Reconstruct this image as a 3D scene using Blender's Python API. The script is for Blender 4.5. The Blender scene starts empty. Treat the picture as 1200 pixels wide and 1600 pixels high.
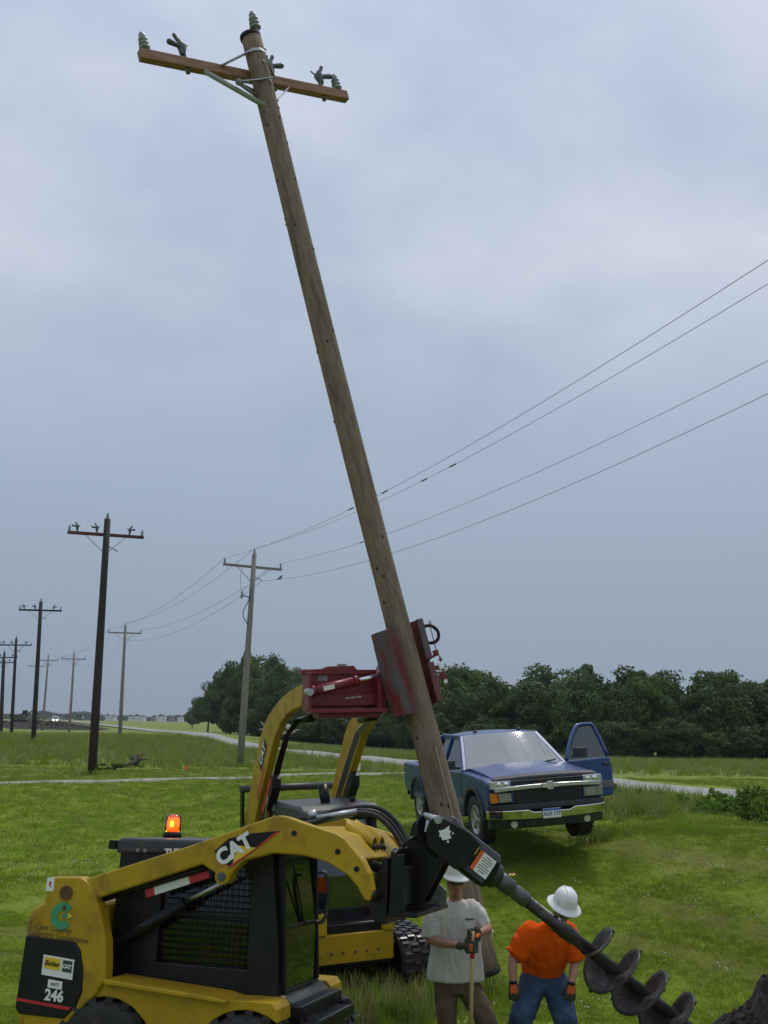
import bpy, bmesh, math, random
import numpy as np
from mathutils import Vector, Matrix, noise as mnoise
R = math.radians
random.seed(11)
scene = bpy.context.scene
COL = scene.collection

# ---------------------------------------------------------------- camera
cam_d = bpy.data.cameras.new("camera")
cam_d.sensor_fit = 'VERTICAL'; cam_d.sensor_height = 36.0; cam_d.lens = 36.0*1617/1600
cam_d.clip_start = 0.1; cam_d.clip_end = 9000
cam = bpy.data.objects.new("camera", cam_d); COL.objects.link(cam)
cam.location = (0, 0, 2.1)
_p, _r = R(11.54), R(1.0)
cam.rotation_euler = (Matrix.Rotation(R(90)+_p, 3, 'X') @ Matrix.Rotation(_r, 3, 'Z')).to_euler()
scene.camera = cam

# ---------------------------------------------------------------- sky
SUN_EL, SUN_AZ = R(60), R(25)          # azimuth measured from +Y towards +X
world = bpy.data.worlds.new("World"); scene.world = world; world.use_nodes = True
nt = world.node_tree; nt.nodes.clear()
def N(t, **k):
    n = nt.nodes.new(t)
    for a, b in k.items(): setattr(n, a, b)
    return n
wo = N('ShaderNodeOutputWorld'); bg = N('ShaderNodeBackground'); bg.inputs['Strength'].default_value = 0.1
sky = N('ShaderNodeTexSky', sky_type='NISHITA', sun_disc=False); sky.sun_elevation = SUN_EL; sky.sun_rotation = SUN_AZ
sky.air_density = 1.2; sky.dust_density = 2.0
tc = N('ShaderNodeTexCoord'); sep = N('ShaderNodeSeparateXYZ'); nt.links.new(tc.outputs['Generated'], sep.inputs[0])
ramp = N('ShaderNodeValToRGB'); nt.links.new(sep.outputs['Z'], ramp.inputs[0])
els = ramp.color_ramp.elements
def stop(p, c):
    e = els.new(p); e.color = (*c, 1)
els[0].position = 0.0; els[0].color = (.255, .325, .425, 1)
els[1].position = 1.0; els[1].color = (.66, .71, .80, 1)
for p_, c_ in [(.06, (.275, .352, .455)), (.15, (.318, .393, .495)), (.29, (.400, .476, .600)), (.42, (.600, .655, .745)), (.60, (.59, .65, .775))]: stop(p_, c_)
cmap = N('ShaderNodeMapping'); cmap.inputs['Scale'].default_value = (1.0, 1.0, 1.9); cmap.inputs['Location'].default_value = (3.1, 1.7, .4)
cmap.inputs['Rotation'].default_value = (0, R(-7), 0)
nt.links.new(tc.outputs['Generated'], cmap.inputs[0])
n1 = N('ShaderNodeTexNoise'); n1.inputs['Scale'].default_value = 2.6; n1.inputs['Detail'].default_value = 9; n1.inputs['Roughness'].default_value = .52; n1.inputs['Distortion'].default_value = .15
nt.links.new(cmap.outputs[0], n1.inputs['Vector'])
cr = N('ShaderNodeValToRGB'); cr.color_ramp.elements[0].position = .34; cr.color_ramp.elements[0].color = (.77, .82, .89, 1)
cr.color_ramp.elements[1].position = .62; cr.color_ramp.elements[1].color = (1.15, 1.13, 1.11, 1)
nt.links.new(n1.outputs['Fac'], cr.inputs[0])
fade = N('ShaderNodeMapRange'); fade.inputs['From Min'].default_value = .18; fade.inputs['From Max'].default_value = .42
nt.links.new(sep.outputs['Z'], fade.inputs['Value'])
mul = N('ShaderNodeMix', data_type='RGBA', blend_type='MULTIPLY'); nt.links.new(fade.outputs[0], mul.inputs['Factor'])
nt.links.new(ramp.outputs[0], mul.inputs[6]); nt.links.new(cr.outputs[0], mul.inputs[7])
up = N('ShaderNodeVectorMath', operation='SCALE'); up.inputs['Scale'].default_value = 10.0
nt.links.new(mul.outputs[2], up.inputs[0])
mixs = N('ShaderNodeMix', data_type='RGBA'); mixs.inputs['Factor'].default_value = .93
nt.links.new(sky.outputs[0], mixs.inputs[6]); nt.links.new(up.outputs[0], mixs.inputs[7])
nt.links.new(mixs.outputs[2], bg.inputs['Color']); nt.links.new(bg.outputs[0], wo.inputs['Surface'])

sun_d = bpy.data.lights.new("sun", 'SUN'); sun_d.energy = 1.5; sun_d.angle = R(10); sun_d.color = (1, .95, .87)
sun = bpy.data.objects.new("sun", sun_d); COL.objects.link(sun)
_sd = Vector((math.sin(SUN_AZ)*math.cos(SUN_EL), math.cos(SUN_AZ)*math.cos(SUN_EL), math.sin(SUN_EL)))
sun.rotation_euler = _sd.to_track_quat('Z', 'Y').to_euler(); sun.location = (30, 30, 60)

vs = scene.view_settings; vs.view_transform = 'Standard'; vs.look = 'None'; vs.exposure = 0.0; vs.gamma = 1.0; vs.use_curve_mapping = False
try:
    scene.cycles.use_denoising = True; scene.cycles.max_bounces = 6; scene.cycles.transparent_max_bounces = 12
    scene.cycles.volume_bounces = 0
except Exception: pass

# ---------------------------------------------------------------- materials
MATS = {}
def mat(name, col, rough=.5, metal=0.0, var=.12, scale=6.0, bump=0.0, bscale=80.0, dirt=None, spec=None, coat=0.0, stretch=(1, 1, 1), trans=0.0, emit=None, rnd=0.0):
    m = bpy.data.materials.new(name); m.use_nodes = True; t = m.node_tree; L = t.links.new
    b = t.nodes['Principled BSDF']
    def n(ty, **k):
        q = t.nodes.new(ty)
        for a, c in k.items(): setattr(q, a, c)
        return q
    tcn = n('ShaderNodeTexCoord'); mp = n('ShaderNodeMapping'); mp.inputs['Scale'].default_value = stretch
    L(tcn.outputs['Object'], mp.inputs[0])
    nz = n('ShaderNodeTexNoise'); nz.inputs['Scale'].default_value = scale; nz.inputs['Detail'].default_value = 5; L(mp.outputs[0], nz.inputs['Vector'])
    rp = n('ShaderNodeValToRGB'); rp.color_ramp.elements[0].position = .3; rp.color_ramp.elements[1].position = .7
    rp.color_ramp.elements[0].color = (*[max(0, c*(1-var)) for c in col], 1); rp.color_ramp.elements[1].color = (*[min(1, c*(1+var)) for c in col], 1)
    L(nz.outputs['Fac'], rp.inputs[0]); out = rp.outputs[0]
    if rnd:
        oi = n('ShaderNodeObjectInfo'); hs = n('ShaderNodeHueSaturation'); mr = n('ShaderNodeMapRange')
        mr.inputs['To Min'].default_value = 1-rnd; mr.inputs['To Max'].default_value = 1+rnd
        L(oi.outputs['Random'], mr.inputs['Value']); L(mr.outputs[0], hs.inputs['Value']); L(out, hs.inputs['Color']); out = hs.outputs[0]
    rsrc = None
    if dirt:
        dcol, amt, dsc = dirt
        dz = n('ShaderNodeTexNoise'); dz.inputs['Scale'].default_value = dsc; dz.inputs['Detail'].default_value = 8; dz.inputs['Roughness'].default_value = .65
        L(mp.outputs[0], dz.inputs['Vector'])
        dr = n('ShaderNodeMapRange'); dr.inputs['From Min'].default_value = .62-.25*amt; dr.inputs['From Max'].default_value = .78-.2*amt
        dr.inputs['To Max'].default_value = min(1, .5+amt*.5)
        L(dz.outputs['Fac'], dr.inputs['Value'])
        mx = n('ShaderNodeMix', data_type='RGBA'); L(dr.outputs[0], mx.inputs['Factor']); L(out, mx.inputs[6]); mx.inputs[7].default_value = (*dcol, 1); out = mx.outputs[2]
        rr = n('ShaderNodeMapRange'); rr.inputs['To Min'].default_value = rough; rr.inputs['To Max'].default_value = min(1, rough+.35); L(dr.outputs[0], rr.inputs['Value']); L(rr.outputs[0], b.inputs['Roughness'])
    else:
        rr = n('ShaderNodeMapRange'); rr.inputs['To Min'].default_value = max(0, rough-.08); rr.inputs['To Max'].default_value = min(1, rough+.1); L(nz.outputs['Fac'], rr.inputs['Value']); L(rr.outputs[0], b.inputs['Roughness'])
    L(out, b.inputs['Base Color']); b.inputs['Metallic'].default_value = metal
    if spec is not None: b.inputs['Specular IOR Level'].default_value = spec
    if coat: b.inputs['Coat Weight'].default_value = coat; b.inputs['Coat Roughness'].default_value = .08
    if bump:
        bz = n('ShaderNodeTexNoise'); bz.inputs['Scale'].default_value = bscale; bz.inputs['Detail'].default_value = 6; L(mp.outputs[0], bz.inputs['Vector'])
        bp = n('ShaderNodeBump'); bp.inputs['Strength'].default_value = bump; bp.inputs['Distance'].default_value = .02; L(bz.outputs['Fac'], bp.inputs['Height']); L(bp.outputs[0], b.inputs['Normal'])
    if emit: b.inputs['Emission Color'].default_value = (*emit[0], 1); b.inputs['Emission Strength'].default_value = emit[1]
    if trans:
        tr = n('ShaderNodeBsdfTranslucent'); L(out, tr.inputs['Color']); ms = n('ShaderNodeMixShader'); ms.inputs[0].default_value = trans
        o = t.nodes['Material Output']; L(b.outputs[0], ms.inputs[1]); L(tr.outputs[0], ms.inputs[2]); L(ms.outputs[0], o.inputs['Surface'])
    MATS[name] = m
    return m
def glass(name, tint=(.55, .62, .6), refl=.12, alpha=.55):
    m = bpy.data.materials.new(name); m.use_nodes = True; t = m.node_tree; t.nodes.clear()
    o = t.nodes.new('ShaderNodeOutputMaterial'); tr = t.nodes.new('ShaderNodeBsdfTransparent'); gl = t.nodes.new('ShaderNodeBsdfGlossy')
    tr.inputs['Color'].default_value = (*[c*alpha for c in tint], 1); gl.inputs['Roughness'].default_value = .03; gl.inputs['Color'].default_value = (.9, .95, .95, 1)
    fr = t.nodes.new('ShaderNodeFresnel'); fr.inputs['IOR'].default_value = 1.5
    ad = t.nodes.new('ShaderNodeMath'); ad.operation = 'ADD'; ad.inputs[1].default_value = refl; ad.use_clamp = True
    mx = t.nodes.new('ShaderNodeMixShader')
    t.links.new(fr.outputs[0], ad.inputs[0]); t.links.new(ad.outputs[0], mx.inputs[0]); t.links.new(tr.outputs[0], mx.inputs[1]); t.links.new(gl.outputs[0], mx.inputs[2]); t.links.new(mx.outputs[0], o.inputs['Surface'])
    MATS[name] = m; return m

DIRT = (.10, .075, .05)
YEL = mat('yellow_paint', (.43, .275, .010), .42, var=.12, scale=3, dirt=((.13, .085, .03), .38, 3.5), bump=.04, bscale=150, spec=.28)
BLK = mat('black_paint', (.009, .009, .010), .36, var=.3, dirt=((.035, .03, .025), .25, 6.0), bump=.05, bscale=120, spec=.3)
GRY = mat('dark_grey_paint', (.04, .043, .047), .45, var=.2, dirt=(DIRT, .2, 6.0), bump=.04)
LGR = mat('worn_grey_paint', (.22, .22, .22), .5, var=.2, dirt=(DIRT, .3, 8.0))
RUB = mat('rubber', (.022, .021, .02), .72, var=.3, dirt=((.12, .09, .065), .3, 7.0), bump=.25, bscale=60)
STL = mat('bare_steel', (.5, .5, .5), .28, metal=1, var=.15, scale=20)
GAL = mat('galvanised_steel', (.42, .44, .46), .42, metal=.85, var=.18, scale=30)
CHR = mat('chrome', (.8, .8, .8), .09, metal=1, var=.05)
RED = mat('red_paint', (.185, .012, .024), .40, var=.15, scale=5, dirt=((.06, .035, .035), .3, 5.0), bump=.05)
REDW = mat('worn_red_paint', (.17, .016, .03), .46, var=.3, scale=4, dirt=((.105, .108, .112), .95, 3.0), bump=.12, bscale=40, stretch=(2.2, 2.2, .6))
REDB = mat('bright_red_decal', (.55, .02, .03), .45, var=.08)
WHT = mat('white_decal', (.78, .78, .76), .5, var=.05)
WHTP = mat('white_plastic', (.80, .81, .80), .32, var=.03, dirt=((.5, .48, .42), .12, 9.0))
YDEC = mat('yellow_decal', (.75, .52, .03), .5, var=.05)
GRN = mat('green_decal', (.05, .30, .14), .5, var=.05)
BLUE = mat('blue_car_paint', (.008, .043, .185), .34, metal=.1, var=.05, coat=.3, dirt=((.12, .11, .10), .08, 4.0))
PLS = mat('charcoal_plastic', (.03, .031, .033), .5, var=.15, bump=.05, bscale=200)
MLD = mat('grey_moulding', (.12, .125, .13), .45, var=.1)
LAMP = mat('lamp_lens', (.55, .56, .56), .12, metal=.5, var=.25, scale=25, coat=1)
AMB = mat('amber_lens', (.75, .22, .01), .2, var=.1)
BEAC = mat('amber_beacon', (.85, .27, .01), .18, var=.1, trans=.4)
BGLOW = mat('beacon_bulb', (1, .5, .1), .4, var=.02, emit=((1, .42, .06), 16))
HEADL = mat('lit_headlight', (1, .95, .8), .4, var=.02, emit=((1, .88, .62), 9))
GLS = glass('window_glass', (.55, .62, .6), .05, .75)
TGL = glass('shade_tinted_glass', (.45, .60, .56), .03, .45)  # tint deepened so the cab's interior darkness sits in the glass colour
WSH = glass('windscreen_glass', (.45, .58, .55), .36, .6)
WOODP = mat('treated_pole_wood', (.235, .180, .128), .85, var=.24, scale=9, stretch=(4, 4, .5), dirt=((.105, .078, .055), .5, 1.6), bump=.55, bscale=24, spec=.2)
CROSSW = mat('crossarm_wood', (.31, .165, .10), .75, var=.3, scale=7, stretch=(.5, 5, 5), dirt=((.13, .075, .05), .3, 2.5), bump=.3, bscale=30)
DARKW = mat('creosote_pole_wood', (.030, .023, .020), .8, var=.35, scale=8, stretch=(5, 5, .3), bump=.4, bscale=25)
GREYW = mat('weathered_pole_wood', (.25, .225, .20), .85, var=.3, scale=9, stretch=(5, 5, .3), dirt=((.10, .085, .07), .35, 2), bump=.4, bscale=25)
ENDW = mat('tarred_end_wood', (.012, .011, .01), .9, var=.3, bump=.3)
PORC = mat('grey_porcelain', (.25, .28, .28), .35, var=.15)
DKM = mat('dark_hardware', (.10, .11, .11), .4, metal=.6, var=.3)
WIRE = mat('aged_wire', (.10, .10, .105), .5, metal=.4, var=.5, scale=14)
SKIN = mat('skin', (.36, .175, .115), .55, var=.15, scale=14)
TSH = mat('grey_tshirt', (.54, .515, .48), .9, var=.06, scale=9, bump=.12, bscale=260, spec=.1)
ORG = mat('orange_tshirt', (.74, .095, .004), .85, var=.06, scale=9, bump=.12, bscale=260, spec=.08)
PANT = mat('brown_work_trousers', (.13, .098, .065), .92, var=.2, scale=10, bump=.2, bscale=220, spec=.1)
JEAN = mat('denim', (.048, .080, .140), .9, var=.32, scale=7, bump=.25, bscale=260, spec=.1)
GLV = mat('dark_glove', (.055, .058, .05), .85, var=.3, scale=18)
GLVO = mat('orange_glove', (.62, .115, .02), .85, var=.2, scale=18)
HAIR = mat('brown_hair', (.05, .035, .025), .8, var=.3)
SHADE = mat('dark_lens', (.012, .02, .05), .12, var=.2, coat=1)
BOOT = mat('leather_boot', (.10, .06, .035), .7, var=.25)
ASH = mat('ash_handle', (.62, .42, .24), .55, var=.2, scale=6, stretch=(6, 6, .4))
MUD = mat('muddy_steel', (.045, .042, .039), .36, metal=.45, var=.35, scale=7, dirt=((.035, .027, .02), .6, 6), bump=.25, bscale=35)
SOIL = mat('black_soil', (.030, .024, .019), .95, var=.7, scale=7, bump=1.0, bscale=25)
LEAF = mat('leaf', (.084, .130, .034), .6, var=.35, scale=.35, trans=.22, spec=.25, rnd=.22)
LEAF2 = mat('leaf_light', (.088, .150, .050), .6, var=.3, scale=.5, trans=.22, spec=.25, rnd=.2)
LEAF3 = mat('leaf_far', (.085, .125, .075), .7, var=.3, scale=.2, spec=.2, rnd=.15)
BARK = mat('bark', (.075, .06, .046), .9, var=.35, scale=3, bump=.5, bscale=15)
GRASS = mat('grass_blade', (.185, .275, .020), .7, var=.25, scale=2.0, trans=.35, spec=.1, rnd=.22)
GRASSD = mat('dry_grass_blade', (.25, .27, .09), .7, var=.3, scale=2.0, trans=.3, spec=.1, rnd=.3)
FLOW = mat('clover_flower', (.75, .75, .70), .8, var=.1, trans=.3)
WEED = mat('weed_leaf', (.13, .235, .030), .6, var=.3, scale=2, trans=.35, spec=.25, rnd=.3)
CROP = mat('crop_leaf', (.13, .21, .085), .6, var=.25, scale=2, trans=.2, spec=.25)
HWALL = mat('house_siding', (.74, .74, .72), .8, var=.05)
HROOF = mat('house_roof', (.13, .13, .14), .8, var=.15)
SEAT = mat('seat_vinyl', (.05, .05, .052), .6, var=.2)

# ---------------------------------------------------------------- mesh helpers
class MB:
    def __init__(s): s.v = []; s.f = []; s.sm = []
    def add(s, vs, fs, sm=False):
        o = len(s.v); s.v += [tuple(x) for x in vs]; s.f += [tuple(i+o for i in f) for f in fs]; s.sm += [sm]*len(fs); return s
    def box(s, c, d, rot=None):
        x, y, z = [q/2 for q in d]
        vs = [Vector(q) for q in [(-x,-y,-z),(x,-y,-z),(x,y,-z),(-x,y,-z),(-x,-y,z),(x,-y,z),(x,y,z),(-x,y,z)]]
        if rot is not None: vs = [rot @ q for q in vs]
        return s.add([q+Vector(c) for q in vs], [(0,3,2,1),(4,5,6,7),(0,1,5,4),(1,2,6,5),(2,3,7,6),(3,0,4,7)])
    def beam(s, a, b, w, h, up=(0, 0, 1)):
        a, b = Vector(a), Vector(b); d = b-a; z = d.normalized(); x = Vector(up).cross(z)
        if x.length < 1e-4: x = Vector((1, 0, 0)).cross(z)
        x.normalize(); y = z.cross(x)
        return s.box((a+b)/2, (w, h, d.length), Matrix((x, y, z)).transposed())
    def loft(s, rings, cap=True, sm=True, closed=True):
        k = len(rings[0]); vs = [p for r in rings for p in r]; fs = []
        for i in range(len(rings)-1):
            for j in range(k if closed else k-1):
                a = i*k+j; b = i*k+(j+1) % k; fs.append((a, b, b+k, a+k))
        s.add(vs, fs, sm)
        if cap and closed:
            o = len(s.v)-len(vs); s.f.append(tuple(o+j for j in reversed(range(k)))); s.f.append(tuple(o+(len(rings)-1)*k+j for j in range(k))); s.sm += [False, False]
        return s
    def path(s, pts, r, n=8, sm=True, cap=True, flat=1.0, side=None):
        pts = [Vector(p) for p in pts]
        if not isinstance(r, (list, tuple)) and 4 <= len(pts) <= 9 and n in (7, 8):
            q_ = []; m_ = len(pts)
            for i in range(m_-1):
                p0, p1, p2, p3 = pts[max(i-1, 0)], pts[i], pts[i+1], pts[min(i+2, m_-1)]
                for u in (0, .25, .5, .75): q_.append(.5*((2*p1)+(p2-p0)*u+(2*p0-5*p1+4*p2-p3)*u*u+(3*p1-p0-3*p2+p3)*u**3))
            pts = q_+[pts[-1]]
        rs = r if isinstance(r, (list, tuple)) else [r]*len(pts)
        prev = None; rings = []
        for i, p in enumerate(pts):
            t = (pts[min(i+1, len(pts)-1)]-pts[max(i-1, 0)]).normalized()
            if prev is None:
                q = Vector(side) if side else (Vector((0, 0, 1)) if abs(t.z) < .9 else Vector((1, 0, 0)))
            else: q = prev
            u = (q-t*q.dot(t)).normalized(); w = t.cross(u); prev = u
            rings.append([p+u*(rs[i]*math.cos(2*math.pi*j/n))+w*(rs[i]*flat*math.sin(2*math.pi*j/n)) for j in range(n)])
        return s.loft(rings, cap, sm)
    def cyl(s, a, b, r0, r1=None, n=12, sm=True): return s.path([a, b], [r0, r0 if r1 is None else r1], n, sm)
    def capsule(s, pts, rs, n=12, flat=1.0, side=None):
        pts = [Vector(p) for p in pts]; a = (pts[0]-pts[1]).normalized(); b = (pts[-1]-pts[-2]).normalized()
        P = []; Q = []
        for k in (1.0, .92, .7, .38): P.append(pts[0]+a*rs[0]*k); Q.append(rs[0]*math.sqrt(max(0.0004, 1-k*k)))
        P += pts; Q += list(rs)
        for k in (.38, .7, .92, 1.0): P.append(pts[-1]+b*rs[-1]*k); Q.append(rs[-1]*math.sqrt(max(.0004, 1-k*k)))
        return s.path(P, Q, n, True, True, flat, side)
    def ell(s, c, d, n=14, m=9, rot=None):
        rings = []
        for i in range(m+1):
            a = math.pi*(i+.02*(1 if i == 0 else -1 if i == m else 0)*3)/m
            ring = []
            for j in range(n):
                q = Vector((d[0]*math.sin(a)*math.cos(2*math.pi*j/n), d[1]*math.sin(a)*math.sin(2*math.pi*j/n), -d[2]*math.cos(a)))
                ring.append((rot @ q if rot is not None else q)+Vector(c))
            rings.append(ring)
        return s.loft(rings)
    def prism(s, poly, d0, d1, plane='xz'):
        k = len(poly)
        def P(u, v, d): return (u, d, v) if plane == 'xz' else (d, u, v) if plane == 'yz' else (u, v, d)
        vs = [P(u, v, d0) for u, v in poly]+[P(u, v, d1) for u, v in poly]
        fs = [tuple(range(k)), tuple(reversed(range(k, 2*k)))]+[(j, j+k, (j+1) % k+k, (j+1) % k) for j in range(k)]
        return s.add(vs, fs)
    def lathe(s, prof, M=None, n=24, sm=True, cap=True):
        rings = []
        for r, h in prof:
            ring = [Vector((r*math.cos(2*math.pi*j/n), r*math.sin(2*math.pi*j/n), h)) for j in range(n)]
            rings.append([M @ q for q in ring] if M is not None else ring)
        return s.loft(rings, cap, sm)
    def mesh(s, name):
        me = bpy.data.meshes.new(name); me.from_pydata(s.v, [], s.f); me.polygons.foreach_set('use_smooth', s.sm)
        bm = bmesh.new(); bm.from_mesh(me); bmesh.ops.recalc_face_normals(bm, faces=bm.faces); bm.to_mesh(me); bm.free(); me.update()
        return me
    def build(s, name, m, parent=None, bevel=0, seg=2, loc=None, mtx=None, label=None, kind=None):
        return link(s.mesh(name), name, m, parent, bevel, seg, loc, mtx, label, kind)
def link(me, name, m, parent=None, bevel=0, seg=2, loc=None, mtx=None, label=None, kind=None):
    if m is not None and not me.materials: me.materials.append(m)
    o = bpy.data.objects.new(name, me); COL.objects.link(o)
    if parent is not None: o.parent = parent
    if mtx is not None: o.matrix_basis = mtx
    if loc is not None: o.location = loc
    if bevel:
        b = o.modifiers.new('bevel', 'BEVEL'); b.width = bevel; b.segments = seg; b.limit_method = 'ANGLE'; b.angle_limit = R(35)
    if label: o['label'] = label
    if kind: o['kind'] = kind
    return o
def remesh(mb, voxel, it=4, wr=0, wsc=9.0, wdir=(1, 1, 1)):
    me = mb.mesh('tmp'); o = bpy.data.objects.new('tmp', me); COL.objects.link(o)
    rm = o.modifiers.new('r', 'REMESH'); rm.mode = 'VOXEL'; rm.voxel_size = voxel
    if it: s_ = o.modifiers.new('s', 'SMOOTH'); s_.factor = .5; s_.iterations = it
    dg = bpy.context.evaluated_depsgraph_get(); dg.update()
    out = bpy.data.meshes.new_from_object(o.evaluated_get(dg), depsgraph=dg)
    bpy.data.objects.remove(o); bpy.data.meshes.remove(me)
    if wr:
        for v in out.vertices:
            q = Vector((v.co.x*wdir[0], v.co.y*wdir[1], v.co.z*wdir[2]))*wsc
            a = mnoise.noise(q)+.5*mnoise.noise(q*2.3+Vector((3, 1, 7))); b2 = mnoise.noise(q*2.1+Vector((9, 4, 2))); c2 = mnoise.noise(q*4.5)
            v.co += v.normal*(wr*((1-abs(a)*2.2)+.45*(1-abs(b2)*3.0)+.06*c2))
    out.polygons.foreach_set('use_smooth', [True]*len(out.polygons)); out.update()
    return out
def tag(o, label=None, cat=None, group=None, kind=None):
    if label: o['label'] = label
    if cat: o['category'] = cat
    if group: o['group'] = group
    if kind: o['kind'] = kind
    return o
def thing(name, label, cat, mtx=None, group=None):
    o = bpy.data.objects.new(name, None); COL.objects.link(o); o.empty_display_size = .3
    if mtx is not None: o.matrix_world = mtx
    return tag(o, label, cat, group)
def text(body, size, m, parent, mtx, name='lettering', bold=0.0, shear=0.0, ext=.001, align='CENTER'):
    c = bpy.data.curves.new(name, 'FONT'); c.body = body; c.size = size; c.align_x = align; c.align_y = 'CENTER'; c.extrude = ext; c.offset = bold; c.shear = shear; c.resolution_u = 3
    o = bpy.data.objects.new(name, c); COL.objects.link(o)
    dg = bpy.context.evaluated_depsgraph_get(); me = bpy.data.meshes.new_from_object(o.evaluated_get(dg), depsgraph=dg)
    bpy.data.objects.remove(o); bpy.data.curves.remove(c)
    return link(me, name, m, parent, mtx=mtx)
def frame(o, z, x):
    z = Vector(z).normalized(); x = Vector(x); x = (x-z*x.dot(z)).normalized(); y = z.cross(x)
    M = Matrix((x, y, z)).transposed().to_4x4(); M.translation = Vector(o); return M
def veh(o, yaw, bank=0, pitch=0):
    return Matrix.Translation(o) @ Matrix.Rotation(R(yaw), 4, 'Z') @ Matrix.Rotation(R(pitch), 4, 'Y') @ Matrix.Rotation(R(bank), 4, 'X')
def kids(o): return [c for c in bpy.data.objects if c.parent == o]
def copy_tree(o, parent=None):
    c = o.copy(); COL.objects.link(c); c.parent = parent
    for ch in kids(o): copy_tree(ch, c)
    return c

# ---------------------------------------------------------------- terrain
def sst(a, b, x):
    t = np.clip((np.asarray(x, float)-a)/(b-a), 0, 1); return t*t*(3-2*t)
RD = [(26, 8), (20.5, 18.5), (12.6, 32.8), (10.0, 39.0), (1.7, 59), (-10.8, 92), (-38.5, 182), (-110, 395), (-330, 1050), (-700, 2150)]
def road_x(y): return np.interp(y, [p[1] for p in RD], [p[0] for p in RD])
def gz(x, y):
    x = np.asarray(x, float); y = np.asarray(y, float)
    s = y+.3*(x-2)
    end = 20+11*sst(0, -7, x)
    t = np.clip((s-12.3)/(end-12.3), 0, 1); t = t*t*(3-2*t)
    top = -.22+.22*sst(-6, 1, x)+.075*np.clip(x-1.0, 0, 4.5)*(1-sst(21.5, 29, y))
    near = -1.0+(1.0+top)*t
    far = .38*sst(48, 78, y)*sst(-11, -20, x)*(1-sst(120, 190, y)) - .8*sst(55, 92, y)*sst(-20, 12, x)*(1-sst(250, 500, y))
    k = sst(26, 44, y)
    h = near*(1-k)+far*k
    d = x-road_x(y)
    h = h+.06*np.exp(-(d/3.5)**2)*k - .55*np.exp(-((x-8.6+.35*(y-26))/1.5)**2)*np.exp(-((y-27)/5.5)**2)
    near_n = (1-sst(60, 110, y))
    h = h + near_n*(.045*np.sin(x*.83+1.3*np.sin(y*.31))*np.sin(y*.57+.6)+.02*np.sin(x*2.3+y*1.1)*np.sin(y*1.9-x*.7))
    h = h + .07*np.sin(x*.21+2)*np.sin(y*.17+1)*sst(28, 40, y)*(1-sst(100, 200, y))
    return h
def gzf(x, y): return float(gz(x, y))
def axis_pts(dense0, dense1, step, far0, far1, g=1.13):
    a = list(np.arange(dense0, dense1+1e-6, step)); st = step; p = dense1
    while p < far1: st *= g; p += st; a.append(min(p, far1))
    st = step; p = dense0
    while p > far0: st *= g; p -= st; a.insert(0, max(p, far0))
    return np.array(a)
gx = axis_pts(-26, 26, .42, -3200, 3200, 1.1); gy = axis_pts(4, 62, .42, -60, 2700, 1.09)
XX, YY = np.meshgrid(gx, gy); ZZ = gz(XX, YY)
nx, ny = len(gx), len(gy)
V = np.stack([XX.ravel(), YY.ravel(), ZZ.ravel()], 1)
ii = np.arange(nx*ny).reshape(ny, nx)
Fq = np.stack([ii[:-1, :-1].ravel(), ii[:-1, 1:].ravel(), ii[1:, 1:].ravel(), ii[1:, :-1].ravel()], 1)
me = bpy.data.meshes.new('ground'); me.from_pydata(V.tolist(), [], Fq.tolist()); me.polygons.foreach_set('use_smooth', [True]*len(Fq))
gm = bpy.data.materials.new('grass_ground'); gm.use_nodes = True; t = gm.node_tree; L = t.links.new; b = t.nodes['Principled BSDF']
b.inputs['Roughness'].default_value = .95; b.inputs['Specular IOR Level'].default_value = .04
g_tc = t.nodes.new('ShaderNodeTexCoord')
def gnoise(sc, det=6, st=(1, 1, 1), rough=.55):
    mp = t.nodes.new('ShaderNodeMapping'); mp.inputs['Scale'].default_value = st; L(g_tc.outputs['Object'], mp.inputs[0])
    z = t.nodes.new('ShaderNodeTexNoise'); z.inputs['Scale'].default_value = sc; z.inputs['Detail'].default_value = det; z.inputs['Roughness'].default_value = rough; L(mp.outputs[0], z.inputs['Vector']); return z.outputs['Fac']
def gramp(src, stops):
    r_ = t.nodes.new('ShaderNodeValToRGB'); L(src, r_.inputs[0]); e = r_.color_ramp.elements
    e[0].position = stops[0][0]; e[0].color = (*stops[0][1], 1); e[1].position = stops[-1][0]; e[1].color = (*stops[-1][1], 1)
    for p_, c_ in stops[1:-1]: q = e.new(p_); q.color = (*c_, 1)
    return r_.outputs[0]
def gmix(f, a, c, bt='MIX'):
    m_ = t.nodes.new('ShaderNodeMix'); m_.data_type = 'RGBA'; m_.blend_type = bt
    if isinstance(f, float): m_.inputs['Factor'].default_value = f
    else: L(f, m_.inputs['Factor'])
    for i_, q in ((6, a), (7, c)):
        if isinstance(q, tuple): m_.inputs[i_].default_value = (*q, 1)
        else: L(q, m_.inputs[i_])
    return m_.outputs[2]
c1 = gramp(gnoise(.10, 5, (1, .6, 1)), [(.36, (.118, .180, .014)), (.5, (.172, .232, .022)), (.64, (.240, .275, .060))])
c2 = gramp(gnoise(1.1, 8), [(.35, (.100, .155, .012)), (.5, (.165, .225, .020)), (.68, (.27, .29, .075))])
cc = gmix(.5, c1, c2)
c3 = gramp(gnoise(16, 6, rough=.7), [(.3, (.65, .7, .6)), (.5, (1, 1, 1)), (.7, (1.35, 1.3, 1.15))])
cc = gmix(.75, cc, c3, 'MULTIPLY')
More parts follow.
